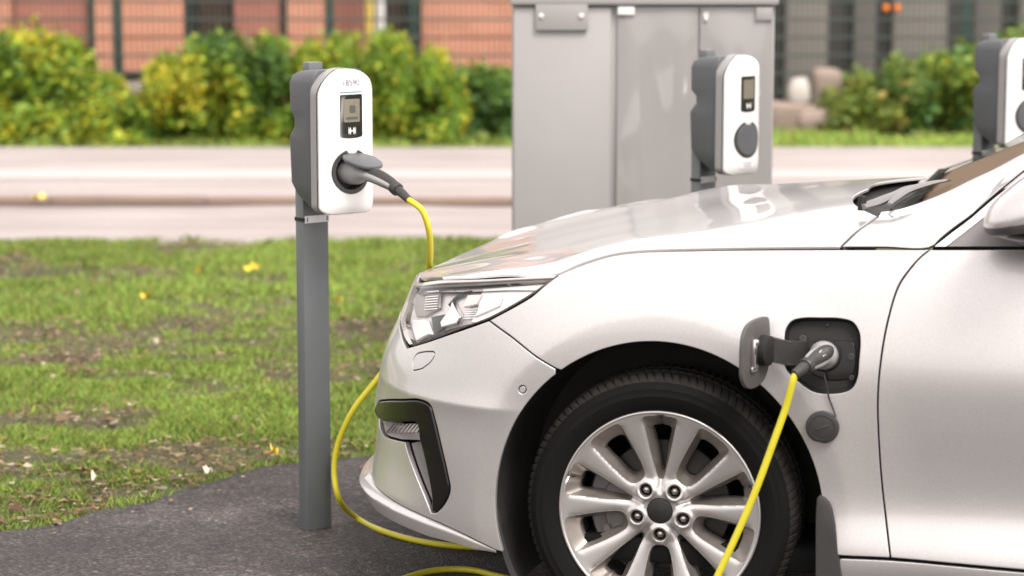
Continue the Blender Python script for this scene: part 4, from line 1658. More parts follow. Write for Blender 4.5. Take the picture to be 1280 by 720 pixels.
def make_station(base, z_bot, label, turn=0.0, plugged=False, bottom_label=False, sticker=True):
    st = empty('charging_station', base, ALPHA + turn, label, 'charging station', 'charging stations in a row at the parking bays')
    MB().box((0, 0, (z_bot + .10) / 2), (.086, .042, z_bot + .10), .004).build('post', M['post_grey'], st)
    MB().box((0, -.012, z_bot + HC - .012), (.046, .036, .048), .003).build('post_top', M['post_grey'], st)
    # dark rear housing, waisted above the middle
    m = MB()
    secs = [(.012, .045, .072), (.050, .098, .084), (.082, .124, .087), (.206, .130, .0875), (.212, .129, .0875), (.236, .106, .0875), (.240, .104, .0875), (.262, .104, .0875), (.266, .105, .0875), (.282, .124, .0875), (.287, .126, .0875), (.362, .127, .0875), (.384, .116, .085), (.395, .090, .078), (.400, .055, .070)]
    V = []
    nper = None
    for z, dep, hw in secs:
        pts = round_rect(2 * hw, dep, (.006, .016, .016, .006), 0, 0, 5)
        nper = len(pts)
        V += [(p[0] + CX, CY + dep / 2 + p[1], z_bot + z) for p in pts]
    Fc = [(r * nper + i, r * nper + (i + 1) % nper, (r + 1) * nper + (i + 1) % nper, (r + 1) * nper + i) for r in range(len(secs) - 1) for i in range(nper)]
    Fc += [tuple(range(nper))[::-1], tuple((len(secs) - 1) * nper + i for i in range(nper))]
    m.add(V, Fc).build('rear_housing', M['station_grey'], st, angle=28)
    sock = circle2(SOCK_R, 0, SOCK_Z)
    cover = cover_panel('front_cover', round_rect(2 * CW, HC, ((.040, .026), (.085, .075), (.085, .075), (.040, .026)), 0, HC / 2, 10), 'white_plastic', st, z_bot, [sock], edge=.004, depth=.001, spacing=.008)
    # cover skirt to the back plane
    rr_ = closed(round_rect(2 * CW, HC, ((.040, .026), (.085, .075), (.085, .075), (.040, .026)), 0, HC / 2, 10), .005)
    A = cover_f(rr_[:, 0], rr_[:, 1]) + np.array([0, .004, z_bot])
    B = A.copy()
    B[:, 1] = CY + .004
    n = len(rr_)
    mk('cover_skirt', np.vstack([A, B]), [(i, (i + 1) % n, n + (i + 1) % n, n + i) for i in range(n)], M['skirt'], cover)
    # display
    zs_ = HC - .066
    disp = cover_panel('display', round_rect(.074, .122, ((.036, .006), .003, .003, (.036, .006)), 0, HC - .132, 6), 'screen_black', st, z_bot, lift=.0016, depth=.003, edge=.001)
    cover_panel('lcd', round_rect(.054, .064, .002, 0, HC - .116), 'lcd', disp, z_bot, lift=.0024, depth=.002, edge=.0006)
    if plugged:
        cover_panel('lcd_figure', round_rect(.020, .022, .004, .002, HC - .112), 'lcd_dark', disp, z_bot, lift=.0030, depth=.0015, edge=.0004)
        cover_panel('lcd_figure', round_rect(.040, .008, .002, .0, HC - .137), 'lcd_dark', disp, z_bot, lift=.0030, depth=.0015, edge=.0004)
    zi = HC - .172
    for s in (-1, 1):
        arc = [(s * (.0035 + .0085 * abs(math.sin(a)) ** 1.0 * 0 + .004 * math.cos(a) * -1 + .004), zi + .011 * math.sin(a)) for a in np.linspace(-1.35, 1.35, 9)]
        arc2 = [(s * .0115, zi + .0105), (s * .0115, zi - .0105)]
        cover_panel('contactless_mark', arc + arc2[::-1] if s > 0 else arc + arc2[::-1], 'icon', disp, z_bot, lift=.0026, depth=.0015, edge=.0003, step=.002, spacing=.004)
    cover_panel('contactless_mark', [(-.005, zi + .003), (-.005, zi - .003), (0, zi - .0012), (.005, zi - .003), (.005, zi + .003), (0, zi + .0012)], 'icon', disp, z_bot, lift=.0026, depth=.0015, edge=.0003, step=.002, spacing=.004)
    # number sticker
    if sticker:
        stk = cover_panel('number_sticker', round_rect(.074, .046, .001, 0, HC - .040), 'label_white', st, z_bot, lift=.0008, depth=.001, edge=.0004)
        V, Fc = text_mesh('18590', .0235)
        P = np.array([(v.x, v.y) for v in V])
        P[:, 1] += HC - .040
        Q = cover_f(P[:, 0], P[:, 1]) + SN(cover_f, P[:, 0], P[:, 1], sign=CS) * .0034 + np.array([0, 0, z_bot])
        mk('number', Q, Fc, M['ink'], stk, angle=None, smooth=False)
        cover_panel('stripe', round_rect(.074, .0032, .0005, 0, HC - .0650), 'ink_blue', stk, z_bot, lift=.0014, depth=.0012, edge=.0003, step=.003)
        cover_panel('stripe', round_rect(.072, .0014, .0003, 0, HC - .0180), 'ink_blue', stk, z_bot, lift=.0014, depth=.0012, edge=.0002, step=.003)
    if bottom_label:
        lb = cover_panel('rating_label', round_rect(.074, .028, .001, .0, .036), 'label_white', st, z_bot, lift=.0012, depth=.001, edge=.0004)
        for k in range(3):
            cover_panel('label_line', round_rect(.058 - .012 * k, .0022, .0005, -.004 + .002 * k, .044 - .007 * k), 'ink', lb, z_bot, lift=.0018, depth=.001, edge=.0002, step=.003)
    # socket
    ring = cover_panel('socket_ring', circle2(SOCK_R + .003, 0, SOCK_Z, 60), 'conn_dark', st, z_bot, [circle2(SOCK_R - .010, 0, SOCK_Z, 50)], lift=.0025, depth=.012, edge=.002)
    cM = Matrix.Translation((0, CY - .020, z_bot + SOCK_Z)) @ Matrix.Rotation(math.pi / 2, 4, 'X')
    cp = closed(circle2(SOCK_R - .006, 0, SOCK_Z, 48), .007)
    A = cover_f(cp[:, 0], cp[:, 1]) + np.array([0, .001, z_bot])
    B = A.copy()
    B[:, 1] = CY - .012
    n = len(cp)
    V = np.vstack([A, B, [[CX, CY - .010, z_bot + SOCK_Z]]])
    mk('socket_cup', V, [(i, (i + 1) % n, n + (i + 1) % n, n + i) for i in range(n)] + [(n + i, n + (i + 1) % n, 2 * n) for i in range(n)], M['conn_dark'], ring)
    hz = SOCK_Z + SOCK_R + .004
    hp = cover_f(np.array([0.]), np.array([hz]))[0] + np.array([0, 0, z_bot])
    m = MB()
    V, Fc = [], []
    for i in range(9):
        for j in range(16):
            th, ph = math.pi * i / 8, 2 * math.pi * j / 16
            V.append((hp[0] + .021 * math.sin(th) * math.cos(ph), hp[1] + .003 + .010 * math.sin(th) * math.sin(ph), hp[2] - .002 + .018 * math.cos(th)))
    Fc = [(i * 16 + j, i * 16 + (j + 1) % 16, (i + 1) * 16 + (j + 1) % 16, (i + 1) * 16 + j) for i in range(8) for j in range(16)]
    m.add(V, Fc).build('lid_hinge', M['white_plastic'], st)
    m = MB()
    if plugged:
        dirv = Vector((0, -1, -.26)).normalized()
        upv = Vector((0, -.26, 1)).normalized()
        o = Vector((hp[0], hp[1] - .002, hp[2] - .012))
        lM = Matrix(((1, dirv.x, upv.x, o.x), (0, dirv.y, upv.y, o.y), (0, dirv.z, upv.z, o.z), (0, 0, 0, 1)))
        sh = [(-.016, 0), (-.040, .012), (-.050, .040), (-.046, .078), (-.030, .106), (0, .116), (.030, .106), (.046, .078), (.050, .040), (.040, .012), (.016, 0)]
        m.slab([(p[0], p[1]) for p in resample(np.array(catmull(sh, 5, True)), .006, True)], .010, lM, bev=.003)
        m.build('socket_lid', M['station_grey'], st)
    else:
        V, Fc, N = panel_mesh(cover_f, closed(circle2(SOCK_R - .006, 0, SOCK_Z, 48), .006), [], spacing=.01, gap=0, sign=CS, lift=.004, depth=.01, edge=.003)
        mk('socket_lid', V + np.array([0, 0, z_bot]), Fc, M['station_grey'], st, N)
    # name plate on a strap round the post
    zp = z_bot - .026
    plate = MB().box((.002, -.0235, zp), (.082, .003, .021), .001).build('name_plate', M['label_white'], st)
    for s in (-1, 1):
        MB().box((.002 + s * .0335, -.0254, zp), (.004, .0012, .013), .0003).build('slot', M['ink'], plate)
    sm = MB()
    sq = round_rect(.092, .048, .006, 0, 0, 4)
    V = [(p[0], p[1], zp - .005) for p in sq] + [(p[0], p[1], zp + .005) for p in sq]
    n = len(sq)
    sm.add(V, [(i, (i + 1) % n, n + (i + 1) % n, n + i) for i in range(n)] + [tuple(range(n)), tuple(range(n, 2 * n))])
    sm.build('strap', M['black_plastic'], st, angle=30)
    return st


def loc_at(px, Y):
    r = at_depth(px, 300, Y)
    return r.x


b1 = ground(394.5, 660)
RA = Matrix.Rotation(ALPHA, 3, 'Z')
front1 = b1 + RA @ Vector((0, CY - .06, 0))
zt1 = at_depth(430, 86, front1.y).z
zb1 = zt1 - HC
print('station1', b1, 'zbot', zb1, 'pxbottom', proj(front1 + Vector((0, 0, zb1))))
STATION = make_station(b1, zb1, 'charging station on a grey post, yellow cable plugged in, socket lid open', plugged=True)


def place(pxl, ytop, Y, label, **kw):
    # post's left edge seen at pxl
    x = at_depth(pxl, 200, Y).x + .055
    base = Vector((x, Y, 0))
    fr = base + RA @ Vector((0, CY - .06, 0))
    zt = at_depth(900, ytop, fr.y).z
    print('station', base, 'zbot', zt - HC)
    return make_station(base, zt - HC, label, sticker=False, bottom_label=True, **kw)


place(859.5, 69, 8.30, 'charging station with its round socket lid closed, standing before the grey cabinet', turn=math.radians(7))
place(1211, 48, 9.05, 'charging station cut by the right edge of the photo, above the car windscreen', turn=math.radians(4))

# ================================================================== CHARGING CABLE
def plug_meshes(Mx, parent):
    """plug along local -y, up +z: grey collar and grip with dark back and underside"""
    def T(p):
        return Mx @ Vector(p)
    path = [(0, .012, 0), (0, -.020, 0), (0, -.045, .000), (0, -.075, .000), (0, -.120, -.004), (0, -.165, -.012), (0, -.205, -.022), (0, -.225, -.029)]
    P = [T(p) for p in catmull(path, 5)]
    L = np.linspace(0, 1, len(P))
    kx = np.linspace(0, 1, len(path))
    up = (Mx.to_3x3() @ Vector((0, 0, 1)))

    def R(v):
        return list(np.interp(L, kx, v))
    g = MB().tube(P, R([.033, .0335, .031, .0225, .0205, .0195, .0165, .015]), 24, flat=[(a, b) for a, b in zip(R([1, 1, 1, 1.10, 1.16, 1.16, 1.14, 1.0]), R([1, 1, 1, .85, .66, .66, .70, .8]))], up=up)
    plug = g.build('plug', M['conn_grey'], parent, angle=60)
    pd = [T((p[0], p[1], p[2] + o)) for p, o in zip(catmull(path[2:], 5), np.interp(np.linspace(0, 1, 26), [0, .3, 1], [.008, .004, .001]))]
    Ld = np.linspace(0, 1, len(pd))
    kd = np.linspace(0, 1, 6)
    MB().tube(pd, list(np.interp(Ld, kd, [.0205, .0225, .0225, .0215, .0185, .0165])), 24, flat=[(.82, 1.0)] * len(pd), up=up).build('grip', M['conn_dark'], plug, angle=60)
    pe = [T(p) for p in ((0, -.215, -.0255), (0, -.232, -.032), (0, -.236, -.0335))]
    MB().tube(pe, [.0178, .0188, .0165], 20, up=up).build('collar', M['conn_dark'], plug, angle=50)
    pb = [T(p) for p in ((0, -.230, -.031), (0, -.255, -.041), (0, -.285, -.056))]
    MB().tube(pb, [.0135, .0125, .0104], 16, up=up).build('strain_relief', M['conn_dark'], plug, angle=50)
    MB().box((0, -.172, .0085), (.012, .022, .004), .0012, Mx @ Matrix.Rotation(math.radians(14), 4, 'X') @ Matrix.Translation((0, .004, .042 - .004))).build('latch', M['label_white'], plug)
    return T((0, -.285, -.056)), (Mx.to_3x3() @ Vector((0, -.03, -.017))).normalized()


sM = Matrix.Translation(b1) @ Matrix.Rotation(ALPHA, 4, 'Z')
fr_ = cover_f(np.array([0.]), np.array([SOCK_Z]))[0]
plugM = sM @ Matrix.Translation((CX - .002, fr_[1] + .012, zb1 + SOCK_Z - .002)) @ Matrix.Rotation(math.radians(-.5), 4, 'X')
cable = empty('charging_cable', ground(430, 640), 0, 'bright yellow charging cable looping from the grey post to the car', 'charging cable')
CI = Matrix.Translation(-cable.location)
e1, d1 = plug_meshes(CI @ plugM, cable)
c, nn, xx, up = SOCK
out = (nn + xx * .03).normalized()
sx = out.cross(up).normalized()
uu = sx.cross(out).normalized()
roll = math.radians(-62)
pm = Matrix(((sx.x, -out.x, uu.x, c.x), (sx.y, -out.y, uu.y, c.y), (sx.z, -out.z, uu.z, c.z), (0, 0, 0, 1)))
pm = pm @ Matrix.Translation((0, -.022, 0)) @ Matrix.Rotation(math.radians(-48), 4, 'Y')
pm = pm @ Matrix.Diagonal((1.22, .66, 1.22, 1))
e2, d2 = plug_meshes(CI @ CARM @ pm, cable)
e1w, e2w = e1 + cable.location, e2 + cable.location
print('socket px', proj(plugM @ Vector((0, 0, 0))), proj(CARM @ c))
print('plug ends px', proj(e1w), e1w, proj(e2w), e2w)
pts = [e1w - d1 * .03, e1w]
Y0 = e1w.y
for (p, Y) in (((527, 262), Y0 - .025), ((535, 283), Y0 - .01), ((538, 308), Y0 + .05), ((536, 335), Y0 + .13), ((523, 385), Y0 + .22), ((500, 435), Y0 + .26), ((473, 472), Y0 + .27), ((440, 515), Y0 + .28), ((421, 560), Y0 + .30), ((417.5, 590), Y0 + .30), ((423, 622), Y0 + .29)):
    pts.append(at_depth(*p, Y))
zc_ = .0086
for p in ((447, 648), (482, 665), (530, 677.5), (580, 683.5), (650, 686), (705, 691), (735, 705), (715, 722), (660, 727), (620, 719.5), (595, 713.5), (570, 711.5), (545, 713), (517, 719), (470, 742), (450, 790), (520, 850), (680, 872), (800, 865)):
    pts.append(ground(p[0], p[1], zc_))
for (p, yc) in (((868, 790), -.25), ((880, 760), -.245), ((897, 720), -.24), ((921, 668), -.235), ((945, 612), -.23), ((967, 552), -.225), ((982, 510), -.222)):
    q = car2world(pxcar(p[0], p[1], yc))
    q.z = max(q.z, .0086)
    pts.append(q)
pts += [e2w - d2 * .006, e2w - d2 * .02]
pts = [p - cable.location for p in pts]
cp = [Vector(p) for p in resample(np.array(catmull([np.array(p) for p in pts], 10)), .012)]
MB().tube(cp, .0084, 12).build('cable', M['cable'], cable, angle=80)

# ================================================================== ELECTRICAL CABINET
YB = 9.25
xl, xr = at_depth(640, 200, YB).x, at_depth(966.5, 200, YB).x
cw = xr - xl
ztop = at_depth(800, 6, YB).z
cab = empty('electrical_cabinet', ((xl + xr) / 2, YB + .25, 0), 0, 'tall light grey electrical cabinet with glossy double doors behind the car', 'electrical cabinet')
pxm = cw / 326.5


def cxp(px):
    return (px - 640) * pxm - cw / 2


MB().box((0, .012, ztop / 2), (cw, .476, ztop), .004).build('body', M['cabinet'], cab)
MB().box((.002, 0, ztop + .020), (cw + .02, .53, .042), .008).build('lid', M['cabinet'], cab)
MB().box(((cxp(642) + cxp(763)) / 2, -.232, ztop / 2), (cxp(763) - cxp(642), .024, ztop - .02), .004).build('side_panel', M['cabinet'], cab)
for a, b in ((771, 871), (873.5, 964)):
    x0, x1 = cxp(a), cxp(b)
    V, Fc = [], []
    nx, nz = 25, 61
    for i in range(nx):
        for j in range(nz):
            u, v = i / (nx - 1), j / (nz - 1)
            bul = .008 * (1 - (2 * u - 1) ** 4) * (1 - (2 * v - 1) ** 4)
            bul += .0045 * math.sin(6.5 * v + 2.2 * u + a) * math.sin(math.pi * v) + .0022 * math.sin(9 * u + 5 * v + 2 * a) * math.sin(math.pi * u)
            V.append((x0 + (x1 - x0) * u, -.240 - bul, .03 + (ztop - .045) * v))
    Fc = [(i * nz + j, (i + 1) * nz + j, (i + 1) * nz + j + 1, i * nz + j + 1) for i in range(nx - 1) for j in range(nz - 1)]
    m = MB().add(V, Fc)
    m.box(((x0 + x1) / 2, -.228, ztop / 2), (x1 - x0, .019, ztop - .015), .002)
    dr = m.build('cabinet_door', M['cabinet_gloss'], cab, angle=30)
    if a == 873.5:
        lk = MB().lathe([(0, .006), (.010, .006), (.012, .0)], 16, Matrix.Translation((cxp(880.5), -.240, at_depth(880, 19, YB).z)) @ Matrix.Rotation(math.pi / 2, 4, 'X'))
        lk.box((cxp(880.5), -.244, at_depth(880, 24, YB).z), (.014, .008, .02), .003)
        lk.build('lock', M['bolt'], dr)
MB().box((cxp(781.5), -.249, at_depth(781, 13, YB).z), (.064, .010, .032), .0008).build('label_plate', M['label_white'], cab)
lw = MB().box((cxp(952.5), -.249, at_depth(952, 17, YB).z), (.062, .010, .05), .0008).build('label_plate', M['cabinet'], cab)
pl = MB().box(((cxp(669) + cxp(734)) / 2, -.255, at_depth(700, 38, YB).z + .075), (cxp(734) - cxp(669), .016, .150), .004).build('lifting_plate', M['cabinet'], cab)
for px in (676, 726):
    MB().lathe([(0, .009), (.009, .0075), (.012, .0)], 16, Matrix.Translation((cxp(px), -.262, at_depth(px, 20, YB).z)) @ Matrix.Rotation(math.pi / 2, 4, 'X')).build('bolt', M['bolt'], pl)
# ================================================================== GROUND, ROAD, BACKGROUND
def ground_mat(name, fn):
    m, nt, b = new_mat(name)
    fn(nt, b, nt.nodes, nt.links)
    return m


def noise(N, Lk, vec, scale, detail=6, rough=.6):
    n = N.new('ShaderNodeTexNoise')
    n.inputs['Scale'].default_value = scale
    n.inputs['Detail'].default_value = detail
    n.inputs['Roughness'].default_value = rough
    Lk.new(vec, n.inputs['Vector'])
    return n.outputs['Fac']


def ramp(N, Lk, fac, stops):
    r = N.new('ShaderNodeValToRGB')
    e = r.color_ramp.elements
    while len(e) < len(stops):
        e.new(.5)
    for el, (p, c) in zip(e, stops):
        el.position = p
        el.color = (*c, 1) if len(c) == 3 else c
    Lk.new(fac, r.inputs[0])
    return r.outputs[0]


def mixc(N, Lk, a, b, fac, mode='MIX'):
    m = N.new('ShaderNodeMix')
    m.data_type = 'RGBA'
    m.blend_type = mode
    for s, v in ((0, fac), (6, a), (7, b)):
        if hasattr(v, 'is_linked'):
            Lk.new(v, m.inputs[s])
        elif s == 0:
            m.inputs[0].default_value = v
        else:
            m.inputs[s].default_value = (*v, 1)
    return m.outputs[2]


def asphalt(nt, b, N, Lk):
    tc = N.new('ShaderNodeTexCoord').outputs['Object']
    v = N.new('ShaderNodeTexVoronoi')
    v.inputs['Scale'].default_value = 130
    Lk.new(tc, v.inputs['Vector'])
    sep = N.new('ShaderNodeSeparateColor')
    Lk.new(v.outputs['Color'], sep.inputs[0])
    agg = ramp(N, Lk, sep.outputs[0], [(0, (.019, .0168, .0165)), (.55, (.043, .0385, .038)), (.88, (.074, .067, .065)), (.975, (.095, .087, .084)), (1, (.15, .14, .135))])
    patch = ramp(N, Lk, noise(N, Lk, tc, 2.2, 8, .65), [(.32, (.60, .58, .60)), (.52, (1, .97, .96)), (.70, (2.2, 2.0, 1.9))])
    c = mixc(N, Lk, agg, patch, 1.0, 'MULTIPLY')
    fine = ramp(N, Lk, noise(N, Lk, tc, 38, 4), [(.3, (.7, .7, .7)), (.7, (1.3, 1.28, 1.25))])
    c = mixc(N, Lk, c, fine, 1.0, 'MULTIPLY')
    Lk.new(c, b.inputs['Base Color'])
    setp(b, Roughness=.85)
    bp = N.new('ShaderNodeBump')
    bp.inputs['Strength'].default_value = .9
    bp.inputs['Distance'].default_value = .006
    hsum = N.new('ShaderNodeMath')
    hsum.operation = 'MULTIPLY_ADD'
    hsum.inputs[1].default_value = .8
    Lk.new(noise(N, Lk, tc, 60, 5), hsum.inputs[0])
    Lk.new(v.outputs['Distance'], hsum.inputs[2])
    Lk.new(hsum.outputs[0], bp.inputs['Height'])
    Lk.new(bp.outputs[0], b.inputs['Normal'])


def paving(c0, c1, c2):
    def fn(nt, b, N, Lk):
        tc = N.new('ShaderNodeTexCoord').outputs['Object']
        mp = N.new('ShaderNodeMapping')
        mp.inputs['Scale'].default_value = (.35, 2.2, 1)
        Lk.new(tc, mp.inputs[0])
        c = ramp(N, Lk, noise(N, Lk, mp.outputs[0], 1.6, 8, .6), [(.3, c0), (.5, c1), (.72, c2)])
        f = ramp(N, Lk, noise(N, Lk, tc, 40, 5), [(.3, (.85, .85, .85)), (.7, (1.12, 1.12, 1.12))])
        Lk.new(mixc(N, Lk, c, f, 1.0, 'MULTIPLY'), b.inputs['Base Color'])
        setp(b, Roughness=.9)
        bp = N.new('ShaderNodeBump')
        bp.inputs['Strength'].default_value = .4
        bp.inputs['Distance'].default_value = .01
        Lk.new(noise(N, Lk, tc, 25, 6), bp.inputs['Height'])
        Lk.new(bp.outputs[0], b.inputs['Normal'])
    return fn


def soil(nt, b, N, Lk):
    tc = N.new('ShaderNodeTexCoord').outputs['Object']
    c = ramp(N, Lk, noise(N, Lk, tc, 3.0, 9, .7), [(.36, (.095, .074, .048)), (.50, (.080, .078, .036)), (.64, (.080, .115, .030))])
    f = ramp(N, Lk, noise(N, Lk, tc, 55, 5, .7), [(.3, (.55, .55, .55)), (.7, (1.45, 1.4, 1.3))])
    Lk.new(mixc(N, Lk, c, f, 1.0, 'MULTIPLY'), b.inputs['Base Color'])
    setp(b, Roughness=.95)
    bp = N.new('ShaderNodeBump')
    bp.inputs['Strength'].default_value = 1
    bp.inputs['Distance'].default_value = .02
    Lk.new(noise(N, Lk, tc, 45, 6), bp.inputs['Height'])
    Lk.new(bp.outputs[0], b.inputs['Normal'])


def brick(c0, c1, mortar):
    def fn(nt, b, N, Lk):
        tc = N.new('ShaderNodeTexCoord').outputs['Object']
        sx = N.new('ShaderNodeSeparateXYZ')
        Lk.new(tc, sx.inputs[0])
        ad = N.new('ShaderNodeMath')
        ad.operation = 'ADD'
        Lk.new(sx.outputs[0], ad.inputs[0])
        Lk.new(sx.outputs[1], ad.inputs[1])
        cb = N.new('ShaderNodeCombineXYZ')
        Lk.new(ad.outputs[0], cb.inputs[0])
        Lk.new(sx.outputs[2], cb.inputs[1])
        t = N.new('ShaderNodeTexBrick')
        t.inputs['Scale'].default_value = 1.0
        t.inputs['Brick Width'].default_value = .26
        t.inputs['Row Height'].default_value = .076
        t.inputs['Mortar Size'].default_value = .008
        t.inputs['Color1'].default_value = (*c0, 1)
        t.inputs['Color2'].default_value = (*c1, 1)
        t.inputs['Mortar'].default_value = (*mortar, 1)
        Lk.new(cb.outputs[0], t.inputs['Vector'])
        f = ramp(N, Lk, noise(N, Lk, tc, 1.4, 6), [(.3, (.86, .84, .83)), (.7, (1.12, 1.1, 1.1))])
        Lk.new(mixc(N, Lk, t.outputs['Color'], f, 1.0, 'MULTIPLY'), b.inputs['Base Color'])
        setp(b, Roughness=.88)
    return fn


M['asphalt'] = ground_mat('asphalt', asphalt)
M['path'] = ground_mat('pale_paving', paving((.25, .213, .203), (.32, .28, .268), (.385, .345, .33)))
M['road'] = ground_mat('pale_road', paving((.235, .200, .190), (.30, .262, .25), (.37, .33, .315)))
M['kerb'] = pmat('kerb_stone', (.215, .150, .115), .9, var=.3, scale=5)
M['gutter'] = pmat('gutter_brown', (.060, .040, .027), .95, var=.6, scale=2.2)  # mottled brown strip along the foot of the kerb
M['stripe'] = ground_mat('worn_stripe', paving((.34, .305, .295), (.40, .365, .35), (.44, .405, .395)))
M['soil'] = ground_mat('soil', soil)
M['grass'] = attr_mat('grass_blades', .55, .28, .25)
M['litter'] = attr_mat('leaf_litter', .75, .12, .2)
M['leaf'] = attr_mat('shrub_leaves', .5, .30, .35)
M['twig'] = pmat('twig', (.09, .065, .045), .85, var=.3)
M['brick_orange'] = ground_mat('orange_brick', brick((.60, .26, .165), (.54, .22, .135), (.50, .32, .24)))
M['brick_red'] = ground_mat('red_brick', brick((.40, .145, .105), (.35, .12, .09), (.32, .17, .13)))
M['dark_recess'] = pmat('dark_recess', (.035, .030, .028), .5, var=.3, scale=2)
M['window_pane'] = pmat('window_pane', (.06, .035, .028), .08, var=.4, scale=1.2)
M['green_metal'] = pmat('green_metal', (.018, .042, .036), .5, var=.1)
M['fence_wire'] = pmat('fence_wire', (.05, .065, .055), .5)
M['yellow_pipe'] = pmat('yellow_pipe', (.62, .45, .10), .5)
M['white_pipe'] = pmat('white_pipe', (.66, .64, .62), .5)
M['concrete'] = pmat('concrete', (.34, .29, .255), .9, var=.2, scale=3)
M['wall_grey'] = pmat('wall_grey', (.135, .122, .112), .85, var=.15, scale=1.5)
M['panel_grey'] = pmat('panel_grey', (.21, .19, .17), .8, var=.12, scale=1.5)
M['stone_pale'] = pmat('stone_pale', (.42, .39, .36), .8, var=.15)
M['stone_pink'] = pmat('stone_pink', (.26, .20, .165), .9, var=.2)
M['orange_lamp'] = pmat('orange_glass', (.85, .22, .01), .25, coat=1)

# one large sheet to the horizon, then the surfaces on it
def sheet(name, pts, z, mat, kind='structure'):
    m = MB()
    m.add([(p[0], p[1], 0) for p in pts], [tuple(range(len(pts)))])
    o = m.build(name, M[mat], None, None, loc=(0, 0, z), smooth=False)
    o['kind'] = kind
    return o


sheet('ground', [(-400, -300), (400, -300), (400, 500), (-400, 500)], -.03, 'soil')
bpx_ = [(-160, 705), (-80, 685), (0, 666), (60, 655), (100, 646), (150, 633), (200, 621), (260, 604), (300, 592), (330, 584), (375, 578), (420, 573), (470, 568), (560, 562), (640, 556), (760, 548), (900, 540)]
BE = [ground(*p) for p in bpx_]
BE = [Vector((-9, 5.0, 0)), Vector((-4.5, 5.9, 0))] + BE + [Vector((3, 8.9, 0)), Vector((9, 10.4, 0))]
be = resample(np.array(catmull([np.array(p)[:2] for p in BE], 8)), .03)
jn = RNG.normal(0, 1, len(be))
ker = np.exp(-np.linspace(-2, 2, 13) ** 2)
js = np.convolve(jn, ker / ker.sum(), 'same')
be[:, 1] += js * .05 + RNG.normal(0, .006, len(be))
sheet('parking_asphalt', [(9, -40), (-9, -40)][::-1] + [tuple(p) for p in be[::-1]], .0, 'asphalt')
Y_L1 = ground(300, 303).y
Y_K = ground(300, 250).y
Y_P1 = ground(300, 187).y
print('lawn far', Y_L1, 'kerb', Y_K, 'pavement far', Y_P1)
lawn = []
far_e = [(x, Y_L1 + .05 * math.sin(x * 3.1) + .03 * math.sin(x * 9)) for x in np.linspace(9, -9, 120)]
sheet('lawn', [tuple(p) for p in be] + far_e, -.014, 'soil')
sheet('road', [(-40, Y_L1 - .25), (40, Y_L1 - .25), (40, Y_K + .1), (-40, Y_K + .1)], -.018, 'road')
m = MB()
m.box((0, (Y_K + Y_P1) / 2 + .012, -.05), (80, Y_P1 - Y_K - .026, .14), 0)
o = m.build('pavement', M['path'], smooth=False)
o['kind'] = 'structure'
m = MB()
x = -12.0
while x < 14:
    w = 1.0
    m.box((x + w / 2, Y_K, -.044 + RNG.normal(0, .003)), (w - .012, .05, .13), .008)
    x += w
o = m.build('kerb', M['kerb'])
o['kind'] = 'structure'
gy = [(x, Y_K - .05 + .012 * math.sin(x * 5) + .02 * math.sin(x * 1.7)) for x in np.linspace(-12, 14, 160)]
gy2 = [(x, Y_K - .20 - .04 * math.sin(x * 2.3 + 1) + .02 * math.sin(x * 7) - .05 * float(sstep(-2.9, -3.3, x))) for x in np.linspace(14, -12, 160)]
sheet('gutter', gy + gy2, -.013, 'gutter')
# paler worn stripe along the pavement, 4 mm proud
sheet('pavement_stripe', [(-30, ground(300, 219, .05).y), (30, ground(300, 219, .05).y), (30, ground(300, 207, .05).y), (-30, ground(300, 207, .05).y)], .0245, 'stripe') if 'stripe' in M else None


# ---- grass
def in_asphalt(x, y):
    return y < np.interp(x, be[:, 0], be[:, 1])


def vnoise(x, y, s, seed):
    """cheap smooth value noise"""
    r = np.random.default_rng(seed)
    G = r.random((64, 64))
    u, v = x * s, y * s
    i, j = np.floor(u).astype(int), np.floor(v).astype(int)
    a, b = u - i, v - j
    a, b = a * a * (3 - 2 * a), b * b * (3 - 2 * b)
    g = lambda p, q: G[p % 64, q % 64]
    return (g(i, j) * (1 - a) + g(i + 1, j) * a) * (1 - b) + (g(i, j + 1) * (1 - a) + g(i + 1, j + 1) * a) * b


PATCH = [(60, 612, .55, .30), (150, 575, .5, .22), (280, 562, .4, .16), (230, 405, .55, .22), (335, 410, .5, .16), (30, 378, .4, .16), (330, 476, .4, .13), (60, 525, .45, .16), (435, 410, .4, .16), (20, 452, .35, .12), (190, 520, .3, .10), (120, 470, .3, .1)]
PATCH = [(ground(a, b).x, ground(a, b).y, c, d_) for a, b, c, d_ in PATCH]


def bare(x, y):
    q = np.zeros(len(x))
    for k, (a, b, c, d_) in enumerate(PATCH):
        q = np.maximum(q, (1.25 if k < 3 else .85 if k in (7, 9, 10, 11) else .5) * np.exp(-((x - a) / c) ** 2 - ((y - b) / d_ * 1.0) ** 2))
    return q


